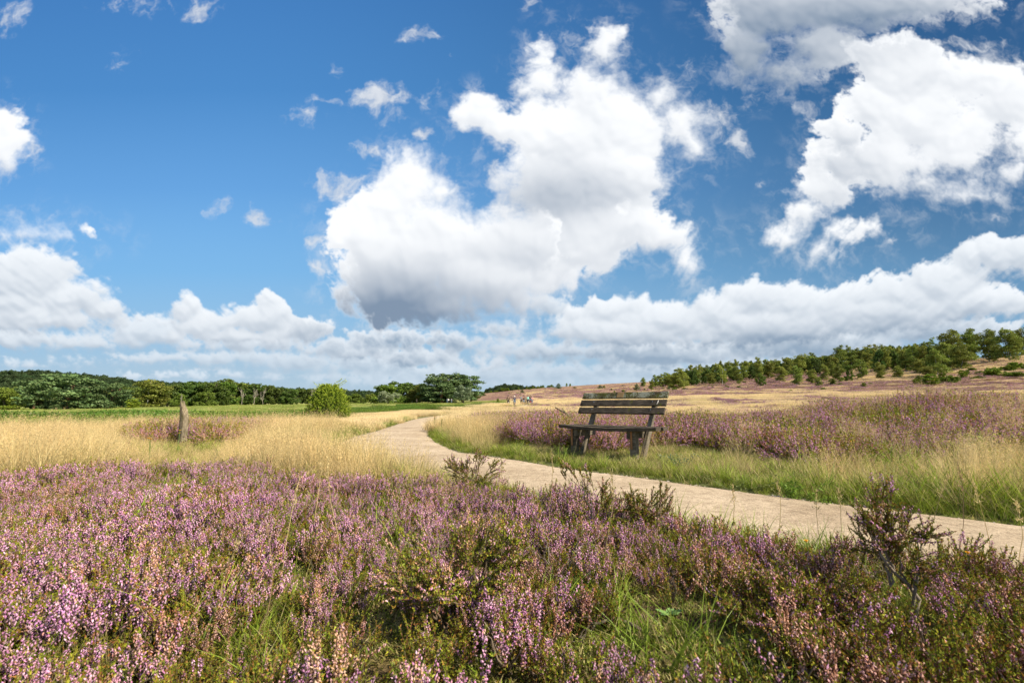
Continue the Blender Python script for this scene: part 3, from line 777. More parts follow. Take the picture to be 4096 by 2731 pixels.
def scatter(name, coll, X, Y, rz, sc, idx, label, cat, tilt=None, zoff=0.0, kind='stuff', Z=None):
    """one object that carries a whole cover of plants"""
    n = len(X)
    if Z is None: Z = terrain(X, Y) + zoff
    me = bpy.data.meshes.new(name); me.vertices.add(n)
    me.vertices.foreach_set('co', np.stack([X, Y, Z], -1).astype(np.float32).ravel())
    rot = np.zeros((n, 3), np.float32)
    if tilt is not None: rot[:, :2] = tilt
    rot[:, 2] = rz
    a = me.attributes.new('rot', 'FLOAT_VECTOR', 'POINT'); a.data.foreach_set('vector', rot.ravel())
    s3 = np.asarray(sc, np.float32); s3 = np.repeat(s3[:, None], 3, 1) if s3.ndim == 1 else s3
    a = me.attributes.new('scl', 'FLOAT_VECTOR', 'POINT'); a.data.foreach_set('vector', np.ascontiguousarray(s3).ravel())
    a = me.attributes.new('idx', 'INT', 'POINT'); a.data.foreach_set('value', np.asarray(idx, np.int32))
    o = obj(name, me); tag(o, label, cat, None, kind)
    ng = bpy.data.node_groups.new(name + '_cover', 'GeometryNodeTree')
    ng.interface.new_socket('Geometry', in_out='INPUT', socket_type='NodeSocketGeometry'); ng.interface.new_socket('Geometry', in_out='OUTPUT', socket_type='NodeSocketGeometry')
    N, Lk = ng.nodes, ng.links
    gi, go = N.new('NodeGroupInput'), N.new('NodeGroupOutput')
    ci = N.new('GeometryNodeCollectionInfo'); ci.inputs['Collection'].default_value = coll; ci.inputs['Separate Children'].default_value = True; ci.inputs['Reset Children'].default_value = True
    ip = N.new('GeometryNodeInstanceOnPoints'); ip.inputs['Pick Instance'].default_value = True
    def na(nm, ty):
        q = N.new('GeometryNodeInputNamedAttribute'); q.data_type = ty; q.inputs['Name'].default_value = nm; return q.outputs['Attribute']
    e2r = N.new('FunctionNodeEulerToRotation'); Lk.new(na('rot', 'FLOAT_VECTOR'), e2r.inputs[0])
    Lk.new(gi.outputs[0], ip.inputs['Points']); Lk.new(ci.outputs[0], ip.inputs['Instance'])
    Lk.new(na('idx', 'INT'), ip.inputs['Instance Index']); Lk.new(e2r.outputs[0], ip.inputs['Rotation']); Lk.new(na('scl', 'FLOAT_VECTOR'), ip.inputs['Scale'])
    Lk.new(ip.outputs[0], go.inputs[0])
    md = o.modifiers.new('cover', 'NODES'); md.node_group = ng
    return o

def jitter_grid(x0, x1, y0, y1, step):
    nx, ny = int((x1 - x0) / step), int((y1 - y0) / step)
    X, Y = np.meshgrid(x0 + (np.arange(nx) + .5) * step, y0 + (np.arange(ny) + .5) * step)
    X = X + rng.uniform(-.5, .5, X.shape) * step; Y = Y + rng.uniform(-.5, .5, Y.shape) * step
    return X.ravel(), Y.ravel()
def view(X, Y, m=1.6): return np.abs(X) < 1.22 * np.maximum(Y, 0) + m

# ------------------------------------------------------------------ plant cover
KN = ['pink', 'pink', 'pink', 'pink', 'faded', 'faded', 'faded', 'green', 'green', 'green', 'mixed', 'mixed', 'open', 'open']
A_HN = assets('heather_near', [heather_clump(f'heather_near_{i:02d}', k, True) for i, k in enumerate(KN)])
KM = ['pink', 'pink', 'pink', 'faded', 'green', 'mixed', 'mixed']
A_HM = assets('heather_mid', [heather_clump(f'heather_mid_{i:02d}', k, False) for i, k in enumerate(KM)])
A_DN = assets('dry_near', [dry_tuft(f'dry_near_{i:02d}', green=g, tint=t, hh=h) for i, (g, t, h) in enumerate([(.1, (1, 1, 1), .40), (.1, (1.1, 1.07, 1.0), .46), (.2, (.86, .80, .70), .34), (.3, (.97, .97, .9), .40), (.55, (.85, .9, .75), .36)])] +
              [dry_tuft('dry_near_05', R0=.10, n=60, hh=.55, culms=22, pan=22), dry_tuft('dry_near_06', R0=.12, n=70, hh=.62, culms=18, pan=20, green=.05)])
A_GN = assets('green_near', [green_tuft(f'green_near_{i:02d}', dry=d, hh=h) for i, (d, h) in enumerate([(.1, .12), (.2, .15), (.35, .13), (.6, .12), (.1, .20)])])
A_FG = assets('fine_grass', [green_tuft(f'fine_grass_{i:02d}', R0=.07, n=70, hh=.15, w=.0016, dry=d, flat=.35, dark=.7) for i, d in enumerate([.05, .2, .5])])
A_MO = assets('moss', [green_tuft(f'moss_{i:02d}', R0=.09, n=420, hh=.022, w=.0042, dry=.55, flat=.9, dark=dk) for i, dk in enumerate([.8, 1.15])])
A_DM = assets('dry_mid', [patch(f'dry_mid_{i:02d}', 1.3, 900, .42, .0105, 'dry', .018, 1.0) for i in range(4)])
A_DF = assets('dry_far', [patch(f'dry_far_{i:02d}', 3.6, 1100, .40, .019, 'dry', .06, 1.0) for i in range(3)])
A_HF = assets('heath_far', [patch(f'heath_far_{i:02d}', 3.0, 2600, .46, .02, 'heath', .055) for i in range(3)])
A_HP = assets('heath_plain', [patch(f'heath_plain_{i:02d}', 1.6, 2600, .46, .02, 'heath', .026) for i in range(3)])
A_ME = assets('meadow', [patch(f'meadow_{i:02d}', 4.0, 1700, .13, .022, 'meadow') for i in range(3)])
A_RE = assets('reeds', [patch(f'reeds_{i:02d}', 1.6, 520, .50, .012, 'reed', .035, 3.0) for i in range(3)])

def wavy(p, q, bend, n=9, seed=0, amp=.1):
    g = np.random.default_rng(seed); p = np.asarray(p, float); q = np.asarray(q, float); L = np.linalg.norm(q - p)
    t = np.linspace(0, 1, n)[:, None]
    o = np.cumsum(g.normal(0, 1, (n, 3)), 0); o -= o[0] + (o[-1] - o[0]) * t
    return p + (q - p) * t + np.asarray(bend) * (4 * t * (1 - t)) + o * L * amp / math.sqrt(n)
def branching(acc, p, q, r0, r1, depth, spread, seed, col, n=7, amp=.1, kids=3, bend=(0, 0, 0), ratio=.6, up=.3, sides=5, tips=None):
    g = np.random.default_rng(seed); pts = wavy(p, q, bend, n, seed, amp)
    V, F = tube(pts, np.linspace(r0, r1, n), sides); acc.add(V, F, np.asarray(col) * g.uniform(.85, 1.15))
    if depth <= 0:
        if tips is not None: tips.append(pts[-1])
        return
    L = np.linalg.norm(np.asarray(q) - np.asarray(p)); d0 = (np.asarray(q, float) - p) / L
    for k in range(kids):
        t = g.uniform(.35, .95) if k else .97
        i = t * (n - 1); b = pts[int(i)] * (1 - i % 1) + pts[min(int(i) + 1, n - 1)] * (i % 1)
        d = d0 + g.normal(0, spread, 3) + np.array([0, 0, up]); d /= np.linalg.norm(d)
        rr = r0 + (r1 - r0) * t
        branching(acc, b, b + d * L * ratio * g.uniform(.7, 1.2), rr * .8, rr * .8 * (r1 / r0) * .9, depth - 1, spread, seed * 7 + k + 1, col, n, amp, kids, (0, 0, 0), ratio, up, max(3, sides - 1), tips)


def twig_clump(name, seed):
    a = Acc(); g = np.random.default_rng(seed)
    for k in range(4):
        an = g.uniform(0, 6.28); r = g.uniform(.03, .10)
        branching(a, (0, 0, 0), (math.cos(an) * r, math.sin(an) * r, g.uniform(.10, .19)), .0034, .0020, 2, .55, seed * 13 + k, np.array([.20, .165, .13]) * g.uniform(.6, 1.2), 7, .2, 3, (0, 0, 0), .6, .15, 4)
    return a.data(name, M_HEA, True)

def cover():
    # heather close by
    X, Y = jitter_grid(-6.5, 5.6, -.6, 6.2, .104)
    m = view(X, Y, 1.3); X, Y = X[m], Y[m]; zn = zones(X, Y)
    q_ = np.clip((Y - 1.5) / 3, 0, 1); z2 = zones(X + rng.normal(0, .22, len(X)) * q_, Y + rng.normal(0, .22, len(X)) * q_)
    zn['fh'] = np.where(X < .3, z2['fh'], zn['fh']) & (zn['edge'] > .06)
    dens = frac(X, Y, 1.5, 41, 3); lil = frac(X, Y, .55, 42, 2) + .35 * frac(X, Y, 2.2, 44, 2) - .16 * np.clip(X + .2, -2, 2) + .10 * (Y - 2.2)
    # bare, mossy spots
    bare = np.zeros(len(X), bool)
    for cx, cy, rx, ry in BARE: bare |= ((X - cx) / rx) ** 2 + ((Y - cy) / ry) ** 2 < 1 + .5 * frac(X, Y, 5, 45, 2)
    keep = zn['fh'] & ~bare & ((dens > -.05 - .06 * sstep(.3, -1.5, X)) | (rng.random(len(X)) < .30)) & (np.hypot(X, Y) > .42)
    X1, Y1, l1 = X[keep], Y[keep], lil[keep]
    u = rng.random(len(X1)) * .55 + (.42 - l1) * .70 + .16 * sstep(-.8, .8, X1) * sstep(2.6, 1.4, Y1)
    idx = np.select([u < .64, u < .82, u < .89, u < .96], [rng.integers(0, 4, len(X1)), 10 + rng.integers(0, 2, len(X1)), 4 + rng.integers(0, 3, len(X1)), 7 + rng.integers(0, 3, len(X1))], 12 + rng.integers(0, 2, len(X1)))
    g = rng.random(len(X1)); idx = np.where(g < .20, 7 + rng.integers(0, 3, len(X1)), idx); idx = np.where((g > .20) & (g < .25), 4 + rng.integers(0, 3, len(X1)), idx)
    big = frac(X1, Y1, .9, 46, 2)
    s = rng.uniform(.70, 1.10, len(X1)) * (1.0 + .50 * big) * (1 + .12 * sstep(1.5, 4, Y1))
    s *= np.where(np.isin(idx, [7, 8, 9]), .8, 1) * (1 - .12 * sstep(2.5, 4, Y1))
    lo = np.hypot(X1, Y1) < .9; s = np.where(lo, s * .8, s)
    tl = rng.normal(0, .09, (len(X1), 2)); tl[:, 1] += .06; tl[:, 0] += .04
    scatter('flowering_heather', A_HN, X1, Y1, rng.uniform(0, 6.28, len(X1)), s, idx, 'lilac and faded pink flowering heather filling the near slope below the path', 'heather', tl)
    # moss and fine green grass under it
    mk = zn['fh'] & (bare | (rng.random(len(X)) < .50)); Xm, Ym = X[mk], Y[mk]
    scatter('moss', A_MO, Xm, Ym, rng.uniform(0, 6.28, len(Xm)), rng.uniform(.8, 1.4, len(Xm)), rng.integers(0, 2, len(Xm)), 'yellow green moss on the bare ground between heather stems', 'moss')
    fk = zn['fh'] & (frac(X, Y, 1.3, 47, 2) > .0) & (rng.random(len(X)) < .30) & ~bare; Xm, Ym = X[fk], Y[fk]
    scatter('fine_grass', A_FG, Xm, Ym, rng.uniform(0, 6.28, len(Xm)), rng.uniform(.6, 1.3, len(Xm)), rng.choice([0, 1, 2, 2], len(Xm)), 'fine dark green grass growing up between the near heather', 'grass')
    tk = zn['fh'] & (rng.random(len(X)) < np.where(dens < 0, .035, .015)) & (Y > 1.7); Xm, Ym = X[tk], Y[tk]
    scatter('bare_twigs', assets('twigs', [twig_clump(f'twigs_{i:02d}', 50 + i) for i in range(5)]), Xm, Ym, rng.uniform(0, 6.28, len(Xm)), rng.uniform(.7, 1.3, len(Xm)), rng.integers(0, 5, len(Xm)), 'grey bare heather twigs showing among the near heather', 'twigs', rng.normal(0, .35, (len(Xm), 2)))
    # green verges and the worn lawn round the bench
    X, Y = jitter_grid(-6, 7, 1.2, 24, .085); m = view(X, Y, .6) & (Y < 24); X, Y = X[m], Y[m]
    zn = zones(X, Y); e = zn['edge']; far = Y > 11
    keep = (zn['verge'] | zn['lawn'] | ((e > 0) & (e < .10)) | ((e > -.13) & (rng.random(len(X)) < .22) & (frac(X, Y, 2.5, 58, 2) > -.05))) & (~far | (rng.random(len(X)) < .5))
    keep &= ~(zn['lawn'] & (frac(X, Y, 1.6, 51, 2) > .25) & (rng.random(len(X)) < .6))
    keep &= ~((((X - 1.15) / .75) ** 2 + ((Y - 6.15) / .45) ** 2 < 1) & (rng.random(len(X)) < .6))
    X1, Y1 = X[keep], Y[keep]; z1 = zones(X1, Y1); ln = z1['lawn']
    shade = sstep(1.2, 4, X1)
    idx = np.where(ln, rng.choice([2, 3, 3, 3], len(X1)), np.where(rng.random(len(X1)) < .25 + .25 * shade, 4, rng.integers(0, 4, len(X1))))
    s = rng.uniform(.6, 1.2, len(X1)) * np.where(ln, .85, 1) * (.36 + .75 * sstep(-.03, .32, z1['edge'])) * (1 + .55 * shade * sstep(.1, .5, z1['edge'])) * (1 + .45 * frac(X1, Y1, 2.2, 59, 2)); s = np.maximum(s, .2)
    scatter('verge_grass', A_GN, X1, Y1, rng.uniform(0, 6.28, len(X1)), s, idx, 'short green grass along both edges of the gravel path', 'grass')
    # near dry grass
    X, Y = jitter_grid(-16, 15, 1.6, 13.0, .15); m = view(X, Y, 1.2); X, Y = X[m], Y[m]; zn = zones(X, Y); z2 = zones(X + rng.normal(0, .18, len(X)), Y + rng.normal(0, .18, len(X)))
    zn['dry'] = np.where(X < .3, z2['dry'] & (zn['edge'] > .1), zn['dry'])
    rh = zn['rh']; k = zn['k']
    inh = rh & (rng.random(len(X)) < np.where(k > .55, .12 + .10 * (Y < 5.6), .03)) | zn['ps'] & (rng.random(len(X)) < .6)
    edge_h = zn['verge'] & (zn['edge'] > .22) & (rng.random(len(X)) < np.where(X > 1.5, .6, .4))
    lawn = zn['lawn'] & (rng.random(len(X)) < .16)
    fhd = zn['fh'] & (Y > 2.1) & (rng.random(len(X)) < .012)
    thin = (X > .8) & (k > .12) & (k < 1.3) & (Y < 9)
    keep = (zn['dry'] & (~thin | (rng.random(len(X)) < .40))) | inh | edge_h | lawn | fhd
    keep &= zn['edge'] > .10
    X1, Y1 = X[keep], Y[keep]; n = len(X1); z1 = zones(X1, Y1)
    idx = rng.choice([0, 1, 2, 3, 5, 6], n, p=[.25, .25, .18, .10, .12, .10])
    greenish = (z1['edge'] < .75) | (frac(X1, Y1, .6, 52, 2) > .3)
    idx = np.where(greenish & (rng.random(n) < .55), rng.choice([3, 4], n), idx)
    idx = np.where(z1['rh'], rng.choice([5, 6, 6, 2], n), idx)
    s = rng.uniform(.7, 1.15, n) * (1 + .25 * frac(X1, Y1, .5, 53, 2)) * (.55 + .5 * sstep(.1, .7, z1['edge']))
    s = np.where(z1['fh'], s * .8, s)
    th1 = (X1 > -.2) & (z1['k'] > -.01) & (z1['k'] < .95) & (Y1 < 10) & ~z1['rh']
    s = np.where(th1 & (rng.random(n) < np.where(X1 > 2.6, .80, .93)), s * .45, s)
    s = s * (1 - .62 * np.exp(-((z1['k'] + .70) / .13) ** 2) * (Y1 < 8.9))
    s = s * (1 - .3 * np.exp(-((X1 + 5.3) / 2.4) ** 2 - ((Y1 - 6.9) / 1.9) ** 2)) * (1 - .30 * sstep(-6, -12, X1))
    s = np.where((Y1 < 4.2) & ~z1['rh'] & (z1['k'] < .9), s * .62, s)
    s = np.where(z1['rh'], s, np.minimum(s, .98))
    tl = rng.normal(0, .10, (n, 2)); tl[:, 1] += .08
    scatter('dry_grass', A_DN, X1, Y1, rng.uniform(0, 6.28, n), s, idx, 'pale straw coloured grass with airy seed heads near the path', 'grass', tl)
    # dry grass of the plain
    X, Y = jitter_grid(-50, 58, 12.4, 48, .78); m = view(X, Y, 3); X, Y = X[m], Y[m]; zn = zones(X, Y)
    keep = (zn['dry'] | (zn['heather'] & (rng.random(len(X)) < .42))) & (zn['edge'] > .55); X1, Y1 = X[keep], Y[keep]; n = len(X1)
    s = rng.uniform(.8, 1.15, n); s3 = np.stack([s, s, np.minimum(s * rng.uniform(.7, 1.1, n) * (1 + .25 * frac(X1, Y1, .2, 54, 2)), .92) * (1 - .34 * sstep(-1, -8, X1))], -1)
    scatter('plain_grass', A_DM, X1, Y1, rng.uniform(0, 6.28, n), s3, rng.integers(0, 4, n), 'pale dry grass covering the open plain', 'grass')
    X, Y = jitter_grid(-20, 330, 46, 330, 3.0); m = view(X, Y, 3) & (X > -.16 * Y); X, Y = X[m], Y[m]; zn = zones(X, Y)
    Zt = terrain(X, Y); n1 = frac(X, Y, .035, 61, 4) + .3 * frac(X, Y, .15, 62, 3)
    hill = sstep(1.5, 4.5, Zt)
    pg = np.where(hill > .5, np.where(n1 > .18, .75, .08), np.where(zn['heather'], .30, .88))
    pg = np.where((Zt > 9) & (X / Y > .75), np.maximum(pg, .72), pg)
    u = rng.random(len(X)); kd = (u < pg) & ~zn['meadow'] & (zn['edge'] > 1.2); X1, Y1 = X[kd], Y[kd]; n = len(X1)
    s = rng.uniform(.8, 1.2, n); s3 = np.stack([s, s, s * rng.uniform(.6, 1.1, n)], -1)
    scatter('hill_grass', A_DF, X1, Y1, rng.uniform(0, 6.28, n), s3, rng.integers(0, 3, n), 'straw coloured grass in streaks over the far plain and slope', 'grass')
    kh = (u >= pg - .30) & (hill > .05) & ~zn['meadow']; X1, Y1 = X[kh], Y[kh]; n = len(X1)
    scatter('hill_heather', A_HF, X1, Y1, rng.uniform(0, 6.28, n), rng.uniform(.75, 1.1, n), rng.integers(0, 3, n), 'purple brown heather covering the long far slope', 'heather')
    # heather behind and beside the bench, and on the plain
    X, Y = jitter_grid(-9, 17, 4.5, 17, .21); m = view(X, Y, 1.5); X, Y = X[m], Y[m]; zn = zones(X, Y)
    keep = (zn['rh'] | zn['plain'] | (zn['ps'] & ((Y > 8.5) | (np.abs(zn['k'] + .70) > .06)))) & (zn['edge'] > .3) & (rng.random(len(X)) < np.where(zn['ps'], .42, .93)); X1, Y1 = X[keep], Y[keep]; n = len(X1)
    z1 = zones(X1, Y1)
    tone = frac(X1, Y1, .9, 55, 2)
    idx = np.select([tone > .22, tone > -.22], [rng.choice([4, 4, 5, 3], n), rng.choice([0, 1, 2, 5, 6], n)], rng.choice([0, 1, 2, 3, 6], n))
    idx = np.where(z1['ps'] & (rng.random(n) < .55), rng.choice([3, 4], n), idx)
    s = rng.uniform(1.05, 1.4, n) * (1.0 + .35 * frac(X1, Y1, .8, 56, 2)); s = np.where(z1['ps'], s * .9, s); s = np.where(z1['plain'], s * .9, s)
    s = s * (.75 + .35 * sstep(.3, 1.5, z1['edge']))
    scatter('bench_heather', A_HM, X1, Y1, rng.uniform(0, 6.28, n), s, idx, 'deep purple heather behind the bench and along the far side of the path', 'heather', rng.normal(0, .12, (n, 2)))
    X, Y = jitter_grid(-6, 85, 16.5, 76, 1.25); m = view(X, Y, 2); X, Y = X[m], Y[m]; zn = zones(X, Y)
    keep = zn['heather'] & (zn['edge'] > 1) & (rng.random(len(X)) < .9); X1, Y1 = X[keep], Y[keep]; n = len(X1)
    scatter('plain_heather', A_HP, X1, Y1, rng.uniform(0, 6.28, n), rng.uniform(.7, 1.05, n), rng.integers(0, 3, n), 'purple heather in broad drifts among the dry grass of the plain', 'heather')
    # green meadow and the rank green strip in front of it
    X, Y = jitter_grid(-190, 10, 10, 190, 3.3); m = view(X, Y, 3); X, Y = X[m], Y[m]; zn = zones(X, Y)
    keep = zn['meadow'] & (Y > zn['ml'] + 1.5); X1, Y1 = X[keep], Y[keep]; n = len(X1)
    scatter('meadow_grass', A_ME, X1, Y1, rng.uniform(0, 6.28, n), rng.uniform(.85, 1.15, n), rng.integers(0, 3, n), 'bright green mown meadow in front of the left hand woods', 'meadow')
    X, Y = jitter_grid(-42, 3, 10, 100, .80); m = view(X, Y, 2); X, Y = X[m], Y[m]; zn = zones(X, Y)
    dd = (Y - zn['ml']) / np.maximum(zn['ml'], 1)
    keep = zn['meadow'] & (dd < np.interp(zn['k'], [-1.2, -.85, -.8, -.66, -.6, -.3, 0], [.62, .50, .35, .55, .32, .34, .3])) & (frac(X, Y, .22, 63, 3) > np.interp(zn['k'], [-1.2, -.8, -.6, 0], [-.6, -.25, -.05, -.1]))
    X1, Y1 = X[keep], Y[keep]; n = len(X1)
    s = rng.uniform(.65, 1.1, n) * (1 + .4 * frac(X1, Y1, .25, 64, 2))
    scatter('rank_herbs', A_RE, X1, Y1, rng.uniform(0, 6.28, n), s, rng.integers(0, 3, n), 'rank dark green herbs between the dry grass and the meadow', 'herbs')
def gravel():
    metas = []
    for k, c in enumerate(((.42, .36, .30), (.30, .27, .25), (.55, .50, .44), (.22, .17, .14))):
        a = Acc(); V = _OCT * np.array([1, .8, .45]) * rng.uniform(.7, 1.2, (6, 1)); a.add(V, [_OCF], c); metas.append(a.data(f'pebble_{k:02d}', M_STONE))
    A = assets('pebbles', metas)
    X, Y = jitter_grid(-5, 6, .8, 12, .034); pd = path_d(X, Y); m = (pd < PATH_W / 2 - .01) & view(X, Y, .5) & (rng.random(len(X)) < np.interp(Y, [1, 5, 12], [.7, .45, .2]) * (.35 + 1.0 * sstep(.1, .7, pd)))
    X, Y = X[m], Y[m]; n = len(X)
    Z = terrain(X, Y, rough=False) + .020 - .020 * (pd[m] / (PATH_W / 2)) ** 2
    scatter('gravel', A, X, Y, rng.uniform(0, 6.28, n), rng.gamma(2.2, .0022, n) + .0022, rng.choice([0, 0, 1, 2, 3], n), 'loose grit and small stones lying on the path', 'gravel', Z=Z)
BARE = [(P(2720, 2690, .0)[0], P(2720, 2690, .0)[1], .30, .14), (P(2950, 2600, .0)[0], P(2950, 2600, .0)[1], .22, .12), (P(2600, 2600, .0)[0], P(2600, 2600, .0)[1], .2, .12), (P(2750, 2560, .0)[0], P(2750, 2560, .0)[1], .26, .15), (P(1080, 2330, .05)[0], P(1080, 2330, .05)[1], .26, .14), (P(2560, 2480, .0)[0] - .1, P(2560, 2480, .0)[1], .18, .12), (P(1520, 2220, .0)[0], P(1520, 2220, .0)[1], .22, .12), (P(1950, 2350, .0)[0], P(1950, 2350, .0)[1], .12, .08)]
mstone, nt, out = new_mat('pebble_stone'); at_ = nt.nodes.new('ShaderNodeAttribute'); at_.attribute_name = 'Col'
principled(nt, out, at_.outputs['Color'], .85, None, .3); M_STONE = mstone
cover()
gravel()
# ------------------------------------------------------------------ weathered wood
def wood_mat(name, dark, light, lichen=0.0, green=0.0, scale=(3, 40, 40)):
    m, nt, out = new_mat(name); N = nt.nodes; Lk = nt.links
    tc = N.new('ShaderNodeTexCoord'); mp = N.new('ShaderNodeMapping'); mp.inputs['Scale'].default_value = scale
    Lk.new(tc.outputs['Object'], mp.inputs[0])
    gr = noise_node(nt, mp.outputs[0], 3.2, 8, .7); bl = noise_node(nt, tc.outputs['Object'], 5, 4, .6); fi = noise_node(nt, mp.outputs[0], 14, 5, .8)
    c = ramp_node(nt, gr.outputs[0], [(.30, tuple(x * .45 for x in dark)), (.48, dark), (.68, light)])
    c = mix_node(nt, 1.0, c, ramp_node(nt, bl.outputs[0], [(.35, (.6, .6, .6)), (.65, (1.25, 1.22, 1.18))]), 'MULTIPLY')
    if green:
        gn = noise_node(nt, tc.outputs['Object'], 9, 6, .7)
        f = ramp_node(nt, gn.outputs[0], [(.62 - .25 * green, (0, 0, 0)), (.72 - .2 * green, (.85,) * 3)])
        c = mix_node(nt, f, c, (.085, .095, .012))
    if lichen:
        v = N.new('ShaderNodeTexNoise'); v.inputs['Scale'].default_value = 48; v.inputs['Detail'].default_value = 4; v.inputs['Roughness'].default_value = .8; Lk.new(tc.outputs['Object'], v.inputs['Vector'])
        big = noise_node(nt, tc.outputs['Object'], 4.5, 2, .5)
        ad = N.new('ShaderNodeMath'); ad.operation = 'MULTIPLY_ADD'; Lk.new(big.outputs[0], ad.inputs[0]); ad.inputs[1].default_value = .9; Lk.new(v.outputs[0], ad.inputs[2])
        f = ramp_node(nt, ad.outputs[0], [(1.057 - .06 * lichen, (0, 0, 0)), (1.075 - .06 * lichen, (.7,) * 3)])
        c = mix_node(nt, f, c, (.36, .38, .33))
    principled(nt, out, c, .9, fi.outputs[0], .15, .006, .9)
    return m
M_SLAT = wood_mat('weathered_dark_slat', (.062, .052, .042), (.155, .132, .105), 0, .12)
M_SLAT_TOP = wood_mat('lichened_slat', (.075, .068, .040), (.16, .15, .09), 1.0, .75)
M_POST = wood_mat('grey_oak_post', (.155, .135, .105), (.32, .285, .23), 0, .14)
M_STUMP = wood_mat('silvered_stump', (.18, .15, .105), (.38, .335, .25), 0, .3, (30, 30, 3))
M_STICK = wood_mat('dead_stick', (.13, .105, .08), (.30, .26, .21), 0, 0, (20, 20, 20))
def plain(name, col, rough=.5, metal=0, spec=.4, bump=0):
    m, nt, out = new_mat(name)
    n = noise_node(nt, None, 22, 4, .6); tc = nt.nodes.new('ShaderNodeTexCoord'); nt.links.new(tc.outputs['Object'], n.inputs['Vector'])
    c = mix_node(nt, 1.0, tuple(col), ramp_node(nt, n.outputs[0], [(.3, (.82,) * 3), (.7, (1.12,) * 3)]), 'MULTIPLY')
    principled(nt, out, c, rough, n.outputs[0] if bump else None, spec, .003, bump, metal); return m

def board(L, W, T, r=.004, nl=14, sag=0.0, wob=.0015, seed=0, chip=True):
    """plank along x, width along z, thickness along y; worn edges"""
    cs = [(-T / 2 + r, -W / 2), (T / 2 - r, -W / 2), (T / 2, -W / 2 + r), (T / 2, W / 2 - r), (T / 2 - r, W / 2), (-T / 2 + r, W / 2), (-T / 2, W / 2 - r), (-T / 2, -W / 2 + r)]
    xs = np.concatenate([[-L / 2, -L / 2 + r], np.linspace(-L / 2, L / 2, nl)[1:-1], [L / 2 - r, L / 2]])
    g = np.random.default_rng(seed); V = []
    for i, x in enumerate(xs):
        k = .86 if i in (0, len(xs) - 1) else 1
        for y, z in cs:
            V.append((x + g.normal(0, wob), y * k + g.normal(0, wob * .5), z * (.985 if k < 1 else 1) + g.normal(0, wob * .6) - sag * (1 - (2 * x / L) ** 2)))
    m = 8; F = [(i * m + j, i * m + (j + 1) % m, (i + 1) * m + (j + 1) % m, (i + 1) * m + j) for i in range(len(xs) - 1) for j in range(m)]
    return V, F, m, len(xs)
def board_mesh(name, *a, mat=None, **k):
    V, F, m, n = board(*a, **k)
    me = bpy.data.meshes.new(name)
    caps = [tuple(range(m))[::-1], tuple(range((n - 1) * m, n * m))]
    me.from_pydata(V, [], [f[::-1] for f in F] + [c[::-1] for c in caps]); me.update(); me.materials.append(mat)
    return me
def box_mesh(name, sx, sy, sz, mat, bevel=.006, wob=.002, seed=0):
    V, F, m, n = board(sx, sz, sy, r=bevel, nl=5, wob=wob, seed=seed)
    me = bpy.data.meshes.new(name); caps = [tuple(range(m)), tuple(range((n - 1) * m, n * m))[::-1]]
    me.from_pydata(V, [], [f[::-1] for f in F] + caps); me.update(); me.materials.append(mat); return me

